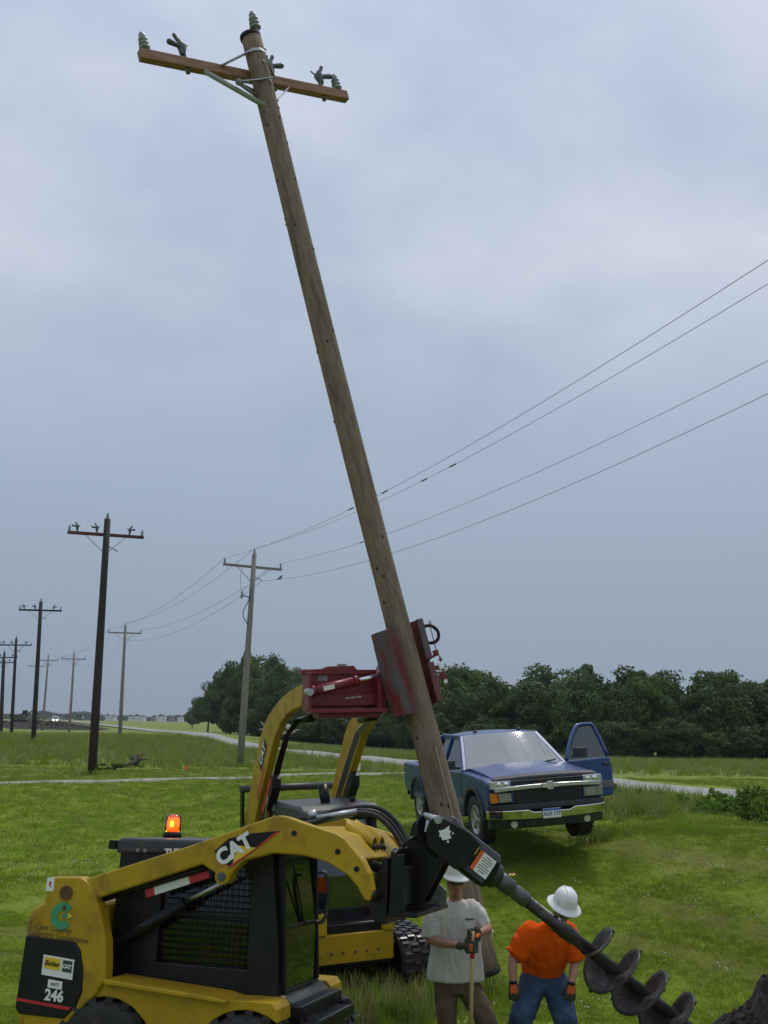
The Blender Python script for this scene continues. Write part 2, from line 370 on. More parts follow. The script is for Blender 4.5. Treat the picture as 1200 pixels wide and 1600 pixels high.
# dry, seed-headed bands beyond the mown grass
sepg = t.nodes.new('ShaderNodeSeparateXYZ'); L(g_tc.outputs['Object'], sepg.inputs[0])
mr = t.nodes.new('ShaderNodeMapRange'); L(sepg.outputs['Y'], mr.inputs['Value']); mr.inputs['From Min'].default_value = 34; mr.inputs['From Max'].default_value = 52
dry = gramp(gnoise(.16, 6, (.35, 1, 1)), [(.38, (0, 0, 0)), (.62, (.8, .8, .8))])
mm = t.nodes.new('ShaderNodeMath'); mm.operation = 'MULTIPLY'; L(mr.outputs[0], mm.inputs[0]); L(dry, mm.inputs[1])
cc = gmix(mm.outputs[0], cc, (.225, .230, .115))
wa = t.nodes.new('ShaderNodeAttribute'); wa.attribute_name = 'wear'
cc = gmix(wa.outputs['Fac'], cc, (.13, .115, .045))
L(cc, b.inputs['Base Color'])
bp = t.nodes.new('ShaderNodeBump'); bp.inputs['Strength'].default_value = .9; bp.inputs['Distance'].default_value = .06; L(gnoise(9, 8, rough=.7), bp.inputs['Height']); L(bp.outputs[0], b.inputs['Normal'])
RUTS = [[(3.2, 14.6), (4.6, 13.4), (6.4, 11.6)], [(3.9, 15.6), (5.4, 14.2), (7.4, 12.2)], [(2.9, 20.5), (4.5, 17.6), (8.0, 14.6)], [(-5.5, 14.5), (-2.2, 13.8), (-.6, 13.4)], [(-5.8, 16.2), (-2.2, 15.6), (0, 14.6)]]
def rutd(x_, y_):
    d = np.full(np.shape(x_), 9.0)
    for ln in RUTS:
        for (ax_, ay_), (bx_, by_) in zip(ln[:-1], ln[1:]):
            u = np.clip(((x_-ax_)*(bx_-ax_)+(y_-ay_)*(by_-ay_))/((bx_-ax_)**2+(by_-ay_)**2), 0, 1); d = np.minimum(d, np.hypot(x_-ax_-u*(bx_-ax_), y_-ay_-u*(by_-ay_)))
    return d
wear = me.attributes.new('wear', 'FLOAT', 'POINT'); wear.data.foreach_set('value', (np.exp(-(rutd(V[:, 0], V[:, 1])/.30)**2)*.8).astype(np.float32))
ground = link(me, 'ground', gm); tag(ground, 'mown green verge and open farmland running to the horizon', None, None, 'structure')

def strip(name, pts, width, lift, m, crown=0.0, n_across=6, wob=0.0):
    mb = MB(); rows = []
    P = []
    for i in range(len(pts)-1):
        a, c = np.array(pts[i], float), np.array(pts[i+1], float); n_ = max(2, int(min(40, np.linalg.norm(c-a)/1.5)))
        for k in range(n_): P.append(a+(c-a)*k/n_)
    P.append(np.array(pts[-1], float))
    for i, p in enumerate(P):
        d = P[min(i+1, len(P)-1)]-P[max(i-1, 0)]; d /= np.linalg.norm(d); nrm = np.array([-d[1], d[0]]); row = []
        for j in range(n_across+1):
            s_ = (j/n_across-.5)*width*(1+wob*math.sin(i*1.7+j)*.5); q = p+nrm*s_
            row.append((q[0], q[1], gzf(q[0], q[1])+lift(p[1])+crown*(1-(2*j/n_across-1)**2)-(.12 if j in (0, n_across) else 0)))
        rows.append(row)
    return mb.loft(rows, False, True, False).build(name, m)
ROADM = mat('road_surface', (.30, .295, .28), .9, var=.12, scale=.6, bump=.4, bscale=20, dirt=((.20, .18, .15), .25, .5))
PATHM = mat('gravel_track', (.34, .32, .25), .95, var=.2, scale=1.2, bump=.6, bscale=25, dirt=((.12, .15, .05), .55, 1.6))
rd = strip('road', RD, 3.4, lambda y: .05+.0012*max(0, y-40), ROADM, .05); tag(rd, 'pale two lane road crossing the fields', None, None, 'structure')
pa = strip('path', [(-60, 31.5), (-30, 33.5), (-12.6, 35.4), (-4.9, 39.8), (1, 43.8), (6, 47.5)], .62, lambda y: .05, PATHM, .03, 4, .3); tag(pa, 'narrow gravel field track across the grass', None, None, 'structure')

# ---------------------------------------------------------------- utility poles
def insulator(mb_parent, base, axis, sc=1.0, sheds=4, m=PORC):
    M_ = frame(base, axis, (1, .2, 0)); prof = [(.02, 0), (.02, .03)]
    h = .03
    for i in range(sheds):
        r_ = .075-.006*i
        prof += [(r_*.62, h), (r_, h+.012), (r_, h+.03), (r_*.6, h+.045)]; h += .062
    prof += [(.045, h), (.05, h+.03), (.03, h+.035), (.035, h+.06), (.015, h+.07)]
    mb_parent.lathe([(a*sc, c*sc) for a, c in prof], M_, 12)
def clamp(mb, base, axis, sd=1):
    z = Vector(axis).normalized(); b0 = Vector(base); x = Vector((sd, .15, 0)).normalized()
    mb.cyl(b0, b0+z*.15, .03, n=8)
    mb.capsule([b0+z*.10-x*.02, b0+z*.20, b0+z*.27-x*.03], [.045, .07, .04], 10)
    mb.capsule([b0+z*.25-x*.03, b0+z*.36-x*.09], [.024, .03], 8)
    mb.capsule([b0+z*.20-x*.05, b0+z*.22-x*.20], [.03, .042], 8)
    mb.cyl(b0+z*.22+x*.05, b0+z*.28+x*.11, .012, n=6)
def dist_pole(label, group, top, base, H, wood, armwood, cross, gear, r0=.165, r1=.11, far=False):
    top, base = Vector(top), Vector(base)
    zax = (top-base).normalized(); M_ = frame(base, zax, cross)
    root = thing('utility_pole', label, 'utility pole', M_, group)
    Hh = (top-base).length; n = 8 if far else 16
    MB().path([(0, 0, -.6), (0, 0, Hh*.3), (0, 0, Hh*.7), (0, 0, Hh)], [r0, r0*.93+r1*.07, (r0+r1*2)/3, r1], n).build('shaft', wood, root)
    za = Hh-.62
    MB().box((0, r1+.05, za), (3.0, .10, .125)).build('crossarm', armwood, root, .008, 1)
    for s_ in (-1, 1):
        MB().beam((s_*.78, r1+.05, za-.06), (s_*.02, r1+.012, za-.78), .035 if not far else .05, .03).build('brace', GAL if not far else armwood, root)
    mb = MB(); insulator(mb, (0, 0, Hh), (0, 0, 1), .9 if not far else 1.1, 3); mb.build('insulator', PORC, root)
    for s_ in (-1.43, 1.43):
        mb = MB(); insulator(mb, (s_, r1+.05, za+.06), (0, 0, 1), .85, 3); mb.build('insulator', PORC, root)
    if gear:
        for xg in (-1.12, -.36, .92):
            mb = MB(); clamp(mb, (xg, r1+.05, za+.065), (0, 0, 1), 1 if xg < 0 else -1); mb.build('switch_clamp', DKM, root)
    MB().beam((.10, 0, za-.50), (.48, -.04, za-.68), .035, .05).build('neutral_bracket', GAL if not far else armwood, root)
    return root
CR = (.93, .36, 0)
dark = [((-11.042, 41, -.23), (-11.147, 41, 9.983), 'tallest dark pole in front, bare of wires, its foot in the near grass'),
        ((-24.66, 75.5, .30), (-24.952, 75.5, 10.387), 'second dark pole back, standing on the low rise at left'),
        ((-36.18, 104, .25), (-36.521, 104, 9.756), 'third dark pole back, near the left edge of the photo'),
        ((-44.34, 124, .2), (-44.81, 124, 9.615), 'fourth dark pole back, half cut by the left edge'),
        ((-53.85, 150, .1), (-54.33, 150, 10.3), 'farthest dark pole, just behind the fourth at the left edge')]
for i, (b_, t_, lb) in enumerate(dark):
    dist_pole(lb, 'new dark utility poles', t_, b_, 10, DARKW, DARKW if i else mat('stained_crossarm', (.10, .035, .025), .75, var=.3), CR, True, .17, .125, far=i > 1)
grey = [((-6.683, 51, .0), (-6.424, 51, 10.249), 'nearest weathered grey pole carrying wires, in front of the left trees'),
        ((-23.085, 94, .35), (-23.239, 94, 10.344), 'second grey pole back along the old wire line'),
        ((-39.33, 134, .2), (-39.455, 134, 10.132), 'third grey pole back, beside the far headlights'),
        ((-51.05, 160, .1), (-51.022, 160, 11.3), 'fourth grey pole back, right of the second dark pole'),
        ((-60.9, 185, .1), (-60.939, 185, 11.6), 'farthest grey pole, mostly behind the second dark pole')]
groots = []
for i, (b_, t_, lb) in enumerate(grey):
    groots.append(dist_pole(lb, 'old grey utility poles', t_, b_, 10, GREYW, GREYW, CR, False, .17, .115, far=i > 1))
# riser, arrester bracket and jumpers on the nearest grey pole
g0 = groots[0]; Hg = (Vector(grey[0][1])-Vector(grey[0][0])).length
MB().beam((-.06, -.08, Hg-2.2), (-.5, -.12, Hg-2.1), .05, .05).build('arrester_bracket', DKM, g0)
mb = MB(); insulator(mb, (-.52, -.12, Hg-2.28), (0, 0, 1), 1.1, 4); mb.build('insulator', PORC, g0)
MB().path([(-.12, -.14, Hg-1.75), (-.16, -.16, Hg-2.3), (-.42, -.2, Hg-2.9), (-.38, -.2, Hg-3.2), (-.1, -.15, Hg-3.55)], .022, 6).build('cable', PLS, g0)
MB().path([(-.55, -.1, Hg-.6), (-.66, -.12, Hg-1.2), (-.6, -.12, Hg-1.75), (-.52, -.12, Hg-2.0)], .010, 5).build('jumper_wire', WIRE, g0)
MB().path([(-.50, -.12, Hg-1.98), (-.35, -.12, Hg-1.65), (-.1, -.12, Hg-1.7)], .010, 5).build('jumper_wire', WIRE, g0)

# old line wires
def att(i):
    if i < 0: b_, t_ = Vector((10.4, 8.0, 0)), Vector((10.4, 8.0, 10.3))
    else: b_, t_ = Vector(grey[i][0]), Vector(grey[i][1])
    z = (t_-b_).normalized(); M_ = frame(b_, z, CR); H_ = (t_-b_).length
    return [M_ @ Vector(q) for q in [(0, 0, H_+.30), (-1.43, .16, H_-.30), (1.43, .16, H_-.30), (.48, -.04, H_-1.3)]]
wn = ['top wire', 'left crossarm wire', 'right crossarm wire', 'low neutral wire']
for sp, (a_, c_) in enumerate([(-1, 0), (0, 1), (1, 2), (2, 3), (3, 4)]):
    A_, C_ = att(a_), att(c_)
    for k in range(4):
        p, q = A_[k], C_[k]; sag = (1.02, .75, .7, .5, .4)[sp]*(1.2 if k == 3 else 1)
        pts = [p.lerp(q, u/28)-Vector((0, 0, sag*4*(u/28)*(1-u/28))) for u in range(29)]
        rr = .0065 if sp == 0 else .009
        w = MB().path(pts, rr, 6).build('overhead_wire', WIRE)
        tag(w, wn[k]+(' of the long span rising to the upper right edge' if sp == 0 else ' between %s grey poles' % ('the first two', 'the second and third', 'the third and fourth', 'the farthest two')[sp-1]), 'wire', 'wires on the old pole line')
        if sp == 0 and k != 3:
            for u in ((.50, .545), (.535, .60), (.70, .745))[k]:
                f = u*28; i0 = int(f); c0 = pts[i0].lerp(pts[i0+1], f-i0); d = (pts[i0+1]-pts[i0]).normalized()
                MB().path([c0-d*.25, c0-d*.2, c0+d*.2, c0+d*.25], [.007, .024, .024, .007], 7).build('splice_sleeve', DKM, w)
        if sp == 0 and k == 3: neutral_pts = pts
# bird on the low wire
q = neutral_pts[26]
bd = MB(); bd.ell((0, 0, .07), (.085, .05, .055), 10, 7, Matrix.Rotation(R(-35), 3, 'Y')); bd.ell((.06, 0, .15), (.036, .032, .034), 8, 6); bd.cyl((.085, 0, .15), (.13, 0, .14), .012, .002, 6)
bd.prism([(-.05, .05), (-.2, -.05), (-.18, -.08), (-.03, .0)], -.02, .02); bd.cyl((0, .02, .03), (0, .02, -.01), .006, n=5); bd.cyl((0, -.02, .03), (0, -.02, -.01), .006, n=5)
o = bd.build('bird', HAIR, None, loc=q+Vector((0, 0, .015))); o.rotation_euler = (0, 0, .6); tag(o, 'small dark bird perched on the low neutral wire', 'bird')

# ---- the leaning pole being set
pb, pt = Vector((1.279, 13.0, -.765)), Vector((-2.009, 13.0, 11.583)); PL = (pt-pb).length; pz = (pt-pb).normalized()
PM = frame(pb, pz, (1, .70, .10))
pole = thing('utility_pole', 'big leaning brown pole gripped in the red jaws, with insulators on its arm', 'utility pole', PM)
def prad(z): return float(np.interp(z, [0, 2, 3.2, 4.5, 8.5, PL], [.186, .178, .165, .152, .146, .142]))
zs = list(np.linspace(0, PL, 40)); rings = []
for z in zs:
    rings.append([(prad(z)*(1+.012*mnoise.noise(Vector((j*.7, z*.9, 2))))*math.cos(2*math.pi*j/28)+.012*math.sin(z*.6), prad(z)*math.sin(2*math.pi*j/28), z) for j in range(28)])
MB().loft(rings).build('shaft', WOODP, pole)
MB().lathe([(.10, -.004), (.192, -.004), (.199, .004), (.199, .05), (.1, .05)], None, 28).build('butt_cap', ENDW, pole)
MB().lathe([(.147, PL-.045), (.149, PL-.04), (.149, PL+.006), (.09, PL+.006)], None, 28).build('top_cap', ENDW, pole)
KN = MB(); rng = random.Random(4)
for k in range(70):
    z = rng.uniform(1.5, PL-.5); a = rng.uniform(0, 6.28); r_ = prad(z); c = Vector((r_*math.cos(a)+.012*math.sin(z*.6), r_*math.sin(a), z))
    KN.ell(c, (.012, .012, .022), 7, 5)
KN.build('knot', ENDW, pole, kind='stuff')
za = PL-.52
ca_y = .143+.065
MB().box((-.02, ca_y, za), (3.36, .12, .15)).build('crossarm', CROSSW, pole, .012, 2)
for xx in (-1.60, 1.52): mb = MB(); insulator(mb, (xx, ca_y, za+.075), (0, 0, 1), 1.0, 3); mb.build('insulator', PORC, pole)
mb = MB(); insulator(mb, (.11, -.02, PL+.10), (.02, 0, 1), 1.1, 3); mb.build('insulator', PORC, pole)
MB().beam((.135, -.02, PL-.42), (.135, -.02, PL+.05), .06, .02).beam((.15, -.02, PL+.02), (.11, -.02, PL+.15), .05, .03).cyl((.08, -.02, PL-.02), (.11, -.02, PL+.14), .014, n=6).build('top_pin_bracket', GAL, pole)
for xx, sd in ((-1.02, 1), (.36, -1), (1.22, -1)):
    mb = MB(); clamp(mb, (xx, ca_y, za+.07), (0, 0, 1), sd); mb.build('switch_clamp', DKM, pole); MB().cyl((xx, ca_y, za-.07), (xx, ca_y, za-.14), .032, n=8).build('clamp_nut', DKM, pole)
MB().cyl((-.78, ca_y-.03, za-.08), (-.09, -.06, za-.66), .036, n=12).cyl((-.09, -.06, za-.66), (-.02, -.13, za-.74), .014, n=6).build('brace', mat('fibreglass_brace', (.30, .33, .31), .4, var=.1), pole)
MB().beam((.60, ca_y-.02, za-.06), (.13, .06, za-.52), .02, .055, (0, 1, 0)).build('brace', GAL, pole)
MB().beam((-.52, ca_y-.07, za+.03), (-.13, -.05, za+.20), .014, .06, (0, 1, 0)).beam((.13, -.05, za+.20), (.34, ca_y-.07, za+.02), .014, .06, (0, 1, 0)).path([(-.14, -.02, za+.20), (-.10, -.115, za+.20), (0, -.152, za+.20), (.10, -.115, za+.20), (.14, -.02, za+.20)], .03, 6, flat=.25, side=(0, 0, 1)).build('strap', GAL, pole)
MB().beam((-.40, -.06, za-.34), (-.10, -.13, za-.30), .014, .055, (0, 1, 0)).beam((-.10, -.135, za-.30), (.11, -.125, za-.22), .012, .055, (0, 1, 0)).build('standoff_bracket', GAL, pole)
MB().cyl((-.40, -.04, za-.36), (-.12, .02, za-.46), .026, n=8).cyl((-.40, -.04, za-.35), (-.12, .06, za-.34), .02, n=8).ell((-.42, -.05, za-.34), (.05, .05, .05), 10, 6).build('standoff_bracket', LGR, pole)
BT = MB()
for z, a in ((za, -1.57), (za-.30, -1.4), (za-.52, -.35), (PL-.25, -.6), (PL-.36, -.6)):
    BT.cyl((.143*math.cos(a), .143*math.sin(a), z), (.175*math.cos(a), .175*math.sin(a), z), .018, n=6)
for xx in (-1.46, -1.05, 1.2, 1.42): BT.cyl((xx, ca_y, za-.07), (xx, ca_y, za-.10), .014, n=6)
BT.build('bolt', GAL, pole)
MB().path([(-.03, -.186, 1.1+i*.12) for i in range(14)], [.0045]*14, 5).build('drying_crack', ASH, pole)

# ---------------------------------------------------------------- wheels
def wheel(parent, c, rad, wid, rim_m, lugs=True, side=-1, rr=.55, spokes=0):
    """axis along y; the outer face looks to side*y"""
    M_ = Matrix.Translation(c) @ Matrix.Rotation(R(90)*(1 if side < 0 else -1), 4, 'X')
    w2 = wid/2
    o = MB().lathe([(rad*rr, -w2*.8), (rad*.80, -w2), (rad*.95, -w2*.92), (rad, -w2*.6), (rad, w2*.6), (rad*.95, w2*.92), (rad*.80, w2), (rad*rr, w2*.8)], None, 36, True, False).build('wheel', RUB, parent, mtx=M_)
    if lugs:
        lg = MB(); nl = 18 if lugs == 1 else 34
        for k in range(nl):
            a = 2*math.pi*k/nl
            for s_ in (-1, 1):
                aa = a+(math.pi/nl if s_ > 0 else 0)
                rot = Matrix.Rotation(aa, 3, 'Z') @ Matrix.Rotation(s_*R(28), 3, 'X')
                lg.box(Matrix.Rotation(aa, 3, 'Z') @ Vector((rad, 0, s_*w2*.5)), (.05 if lugs == 1 else .02, rad*(.14 if lugs == 1 else .10), w2*.95), rot)
        lg.build('tread', RUB, o)
    rm = MB().lathe([(rad*rr*.98, w2*.72), (rad*rr*1.03, w2*.86), (rad*rr*.96, w2*.86), (rad*rr*.86, w2*.5), (rad*.2, w2*.42), (rad*.18, w2*.55), (.005, w2*.56)], None, 32, True, False)
    rm.build('rim', rim_m, o)
    if spokes:
        sp = MB()
        for k in range(spokes):
            a = 2*math.pi*k/spokes; rot = Matrix.Rotation(a, 3, 'Z')
            sp.box(rot @ Vector((rad*rr*.55, 0, w2*.66)), (rad*rr*.82, rad*rr*.30, .03), rot)
        sp.lathe([(rad*.16, w2*.5), (rad*.15, w2*.85), (.004, w2*.87)], None, 18)
        sp.build('spoke', rim_m, o, .008)
    bl = MB()
    for k in range(6):
        a = 2*math.pi*k/6; bl.cyl((rad*.26*math.cos(a), rad*.26*math.sin(a), w2*.4), (rad*.26*math.cos(a), rad*.26*math.sin(a), w2*.62 if spokes else w2*.5), .014, n=6)
    bl.build('wheel_nut', STL, o)
    return o
def arc(cx, cz, r, a0, a1, n=9): return [(cx+r*math.cos(R(a0+(a1-a0)*i/(n-1))), cz+r*math.sin(R(a0+(a1-a0)*i/(n-1)))) for i in range(n)]
def on_side(x, y, z, ang=0, s=-1):
    """matrix for flat lettering on a side face looking towards s*y, text running to +x when s<0"""
    M_ = Matrix.Translation((x, y, z)) @ Matrix.Rotation(R(90), 4, 'X') @ Matrix.Rotation(R(ang), 4, 'Z')
    return M_

# ---------------------------------------------------------------- skid steer loader
SM = veh((-1.36, 9.4, -1.0), -16, -5)
sk = thing('skid_steer_loader', 'yellow and black skid steer loader in front with amber beacon and raised arms', 'skid steer', SM)
TW = [(-1.246, 1.729), (-.95, 1.745), (-.86, 1.70), (-.796, 1.613), (-.70, 1.40), (-.656, 1.27), (-.632, 1.10), (-.625, .986), (-.70, .86), (-.877, .70), (-1.05, .45), (-1.32, .45), (-1.31, 1.0), (-1.275, 1.28)]
ARM = [(-.99, 1.66), (-.936, 1.722), (-.002, 2.033), (.70, 2.290), (.76, 2.302), (.83, 2.292), (.984, 2.250), (1.256, 2.181), (1.31, 2.155), (1.476, 1.991), (1.53, 1.90), (1.564, 1.762), (1.545, 1.70), (1.50, 1.712), (1.44, 1.80), (1.351, 1.885), (1.172, 1.971), (.972, 2.009), (.728, 2.012), (.486, 1.942), (.40, 1.86), (.37, 1.80), (.33, 1.775), (.28, 1.785), (.24, 1.84), (.125, 1.90), (-.769, 1.593), (-.93, 1.56)]
for s_ in (-1, 1):
    y0, y1 = sorted((s_*.70, s_*.835))
    MB().prism(TW, y0, y1).build('rear_tower', YEL, sk, .018, 2)
    y0, y1 = sorted((s_*.69, s_*.815))
    arm = MB().prism(ARM, y0, y1).build('loader_arm', YEL, sk, .014, 2)
    mb = MB()
    for (hx, hz) in ((.90, 2.17), (1.27, 2.05), (1.43, 1.93)): mb.cyl((hx, s_*.81, hz), (hx, s_*.822, hz), .022, n=12)
    mb.build('pin_hole', BLK, arm)
    mb = MB().cyl((.315, s_*.68, 1.815), (.315, s_*.835, 1.815), .062, n=18); mb.build('pin_boss', YEL, arm, .006)
    MB().cyl((.315, s_*.83, 1.815), (.315, s_*.848, 1.815), .035, n=12).build('pin', DKM, arm)
    MB().cyl((-1.06, s_*.83, 1.615), (-1.06, s_*.856, 1.615), .055, n=18).cyl((-1.06, s_*.83, 1.50), (-1.06, s_*.85, 1.50), .018, n=8).build('pivot_pin', mat('rusty_pin', (.12, .055, .02), .7, var=.3), sk)
    MB().cyl((-.73, s_*.60, 1.185), (-.10, s_*.60, 1.585), .042, n=14).build('lift_cylinder', BLK, sk)
    MB().cyl((-.12, s_*.60, 1.572), (.315, s_*.60, 1.80), .018, n=12).build('cylinder_rod', STL, sk)
    MB().path([(-.80, s_*.72, 1.57), (-.3, s_*.71, 1.735), (.12, s_*.71, 1.87)], .026, 8).build('hydraulic_line', BLK, sk)
    sr = MB().beam((-.43, s_*.665, 1.63), (.16, s_*.665, 1.83), .07, .05, (0, 1, 0)).build('reflector_bar', BLK, sk)
    d = Vector((.59, 0, .20)).normalized()
    for (a0, a1, mm_) in ((.02, .10, REDB), (.10, .42, WHT), (.42, .60, REDB)):
        p0 = Vector((-.43, s_*.692, 1.63))+d*a0; p1 = Vector((-.43, s_*.692, 1.63))+d*a1
        MB().beam(p0, p1, .062, .006, (0, 1, 0)).build('reflective_tape', mm_, sr)
    # skirt with wheel arches and top board
    sk_poly = [(-.64, .975), (.43, .918), (.60, .925), (.80, .925), (.84, .88), (.85, .80)]+arc(.60, .40, .46, 57, 150, 9)+[(.14, .50), (-.12, .50)]+arc(-.60, .40, .46, 25, 165, 9)+[(-1.06, .60), (-.86, .76)]
    y0, y1 = sorted((s_*.50, s_*.80)); MB().prism(sk_poly, y0, y1).build('fender', YEL, sk, .015, 2)
    MB().prism([(-.62, .955), (-.62, .995), (.34, .942), (.46, .918), (.42, .900)], *sorted((s_*.50, s_*.875))).build('running_board', YEL, sk, .01, 1)
    for wx in (-.60, .60): wheel(sk, (wx, s_*.70, .415), .415, .30, YEL, 1, s_, .52)
    pnl = MB().prism([(-1.385, 1.268), (-.925, 1.248), (-.87, 1.19), (-.828, 1.06), (-.813, .882), (-.85, .78), (-.945, .675), (-1.36, .675), (-1.40, .72)], *sorted((s_*.80, s_*.852))).build('rear_panel', BLK, sk, .012, 2)
    if s_ < 0:
        MB().prism([(-1.40, .795), (-1.395, .775), (-.91, .742), (-.885, .765)], -.856, -.845).build('stripe', REDB, pnl)
        text('246', .115, WHT, pnl, on_side(-1.05, -.857, .835, -2), 'lettering', .004)
        MB().prism([(-1.19, 1.135), (-.905, 1.115), (-.905, .965), (-1.19, .985)], -.857, -.846).build('sticker', WHT, pnl)
        MB().prism([(-1.175, 1.122), (-1.025, 1.112), (-1.025, 1.025), (-1.175, 1.035)], -.860, -.850).build('sticker', YDEC, pnl)
        MB().prism([(-1.005, 1.108), (-.918, 1.102), (-.918, 1.015), (-1.005, 1.021)], -.860, -.850).build('sticker', mat('dark_green_decal', (.03, .06, .04), .5), pnl)
        text('Butler', .055, BLK, pnl, on_side(-1.10, -.862, 1.072, -4), 'lettering', .001, .15)
        text('CAT', .040, WHT, pnl, on_side(-.962, -.862, 1.06, -4), 'lettering', .002)
        MB().prism([(-1.12, .955), (-.99, .945), (-.99, .885), (-1.12, .895)], -.857, -.846).build('sticker', WHT, pnl)
        text('#472', .036, BLK, pnl, on_side(-1.055, -.8585, .92, -4), 'lettering')
        # cooperative emblem and name on the tower
        C_ = [(-1.075+.105*math.cos(R(a)), 1.435+.105*math.sin(R(a))) for a in range(40, 321, 14)]+[(-1.075+.042*math.cos(R(a)), 1.435+.042*math.sin(R(a))) for a in range(320, 39, -14)]
        MB().prism(C_, -.842, -.832).prism([(-1.075, 1.455), (-.985, 1.455), (-.985, 1.42), (-1.075, 1.42)], -.841, -.833).build('emblem', GRN, sk)
        MB().prism([(-1.02, 1.465), (-.975, 1.44), (-1.02, 1.415)], -.8435, -.834).build('emblem', YDEC, sk)
        BRN = mat('brown_lettering', (.12, .075, .012), .6)
        text('Cass County', .066, BRN, sk, on_side(-1.315, -.8365, 1.345, -4), 'lettering', .0012, .12, .0006, 'LEFT')
        text('Electric Cooperative', .060, BRN, sk, on_side(-1.315, -.8365, 1.293, -4), 'lettering', .0012, .12, .0006, 'LEFT')
        stk = MB().prism([(-1.255, 1.725), (-1.185, 1.727), (-1.185, 1.62), (-1.255, 1.618)], -.842, -.832).build('sticker', WHT, sk)
        MB().prism([(-1.228, 1.70), (-1.208, 1.69), (-1.216, 1.67), (-1.204, 1.645), (-1.226, 1.66), (-1.232, 1.68)], -.844, -.838).build('sticker', REDB, sk)
        # arm decal
        dc = MB().prism([(.225, 2.003), (.345, 2.107), (.50, 2.150), (.782, 2.185), (.376, 1.883)], -.821, -.812).build('decal', BLK, arm)
        MB().prism([(.605, 2.063), (.732, 2.168), (.782, 2.185), (.376, 1.883), (.36, 1.895)], -.8235, -.815).build('stripe', REDB, dc)
        MB().prism([(.395, 1.918), (.585, 2.047), (.435, 2.058)], -.8245, -.816).build('emblem', YDEC, dc)
        text('CAT', .165, WHT, dc, on_side(.400, -.826, 2.022, 33), 'lettering', .008)
        text('TURBO', .075, WHT, sk, on_side(-.24, -.517, 1.965, 3), 'lettering', .004)
MB().prism([(-1.42, .52), (-1.445, 1.38), (-1.41, 1.47), (-1.32, 1.525), (-.85, 1.54), (-.80, .50)], -.78, .78).build('engine_cover', YEL, sk, .05, 3)
MB().box((0, 0, .60), (1.9, .98, .55)).build('chassis', BLK, sk, .02)
# cab
cb = MB()
for s_ in (-1, 1):
    cb.prism([(-.80, .88), (-.80, 2.0), (-.70, 2.0), (-.38, 1.98), (-.36, .88)], *sorted((s_*.44, s_*.49)))
    cb.prism([(.46, .88), (.42, 2.0), (.60, 2.0), (.70, 1.30), (.73, .88)], *sorted((s_*.43, s_*.495)))
    cb.prism([(-.37, .86), (-.37, 1.10), (.47, 1.10), (.47, .86)], *sorted((s_*.44, s_*.488)))
    cb.prism([(-.37, 1.90), (-.37, 1.99), (.43, 1.99), (.43, 1.90)], *sorted((s_*.44, s_*.488)))
    cb.prism([(-.37, 1.46), (-.37, 1.50), (.45, 1.52), (.45, 1.475)], *sorted((s_*.45, s_*.482)))
cb.box((-.80, 0, 1.25), (.05, .9, .75)).box((.10, 0, .87), (1.4, .9, .05))
cab = cb.build('cab', BLK, sk, .012, 2)
rf = MB().prism([(-.83, 1.93), (-.84, 2.03), (-.80, 2.06), (.52, 2.085), (.62, 2.05), (.64, 1.99), (.3, 1.975)], -.515, .515).build('cab_roof', GRY, sk, .03, 3)
MB().box((-.865, -.50, 2.0), (.07, .06, .075)).box((-.865, .50, 2.0), (.07, .06, .075)).cyl((-.865, -.5, 2.0), (-.865, .5, 2.0), .02, n=8).build('roof_bar', BLK, rf, .01)
MB().cyl((-.62, -.515, 1.965), (-.62, -.522, 1.965), .016, n=10).cyl((-.55, -.515, 1.967), (-.55, -.522, 1.967), .016, n=10).build('bolt', LGR, rf)
for s_ in (-1, 1):
    sc_ = MB()
    for k in range(17):
        xx = -.35+.80*k/16; sc_.cyl((xx, s_*.462, 1.10), (xx, s_*.462, 1.90), .0045, n=5)
    for k in range(17):
        zz = 1.11+.78*k/16; sc_.cyl((-.36, s_*.468, zz), (.44, s_*.468, zz), .0045, n=5)
    sc_.build('side_screen', BLK, cab)
    MB().box((.04, s_*.435, 1.5), (.80, .006, .80)).build('side_window', TGL, cab)
# front door: frame, curved lower glass, handle
fd = MB(); fx = lambda z: .71-.10*max(0, z-1.2)
for s_ in (-1, 1): fd.beam((fx(.95)+.02, s_*.40, .95), (fx(2.0)+.02, s_*.40, 2.0), .06, .035, (0, 1, 0))
fd.beam((.73, -.40, .93), (.73, .40, .93), .05, .05).beam((.65, -.40, 1.98), (.65, .40, 1.98), .05, .04).beam((.71, -.40, 1.42), (.71, .40, 1.42), .025, .03)
dr = fd.build('cab_door', BLK, sk, .008)
MB().prism([(.735, .96), (.715, 1.4), (.64, 1.97), (.632, 1.97), (.707, 1.4), (.727, .96)], -.385, .385).build('door_glass', TGL, dr)
MB().path([(.74, .30, 1.82), (.79, .30, 1.83), (.83, .30, 1.75), (.83, .30, 1.50), (.79, .30, 1.42), (.74, .30, 1.42)], .016, 8).build('handle', DKM, dr)
MB().path([(.70, -.3, 1.98), (.73, 0, 1.45), (.735, .1, 1.4)], .008, 5).build('wiper', BLK, dr)
MB().box((-.25, 0, 1.12), (.5, .5, .14)).box((-.46, 0, 1.50), (.12, .48, .72)).box((-.50, 0, 1.9), (.09, .28, .15)).build('seat', SEAT, sk, .04, 3)
for s_ in (-1, 1): MB().cyl((.05, s_*.26, .9), (.10, s_*.26, 1.32), .016, n=8).ell((.10, s_*.26, 1.37), (.03, .03, .06), 10, 6).build('control_lever', BLK, sk)
MB().box((.10, .41, 1.16), (.5, .04, .12)).build('hazard_label', YDEC, cab)
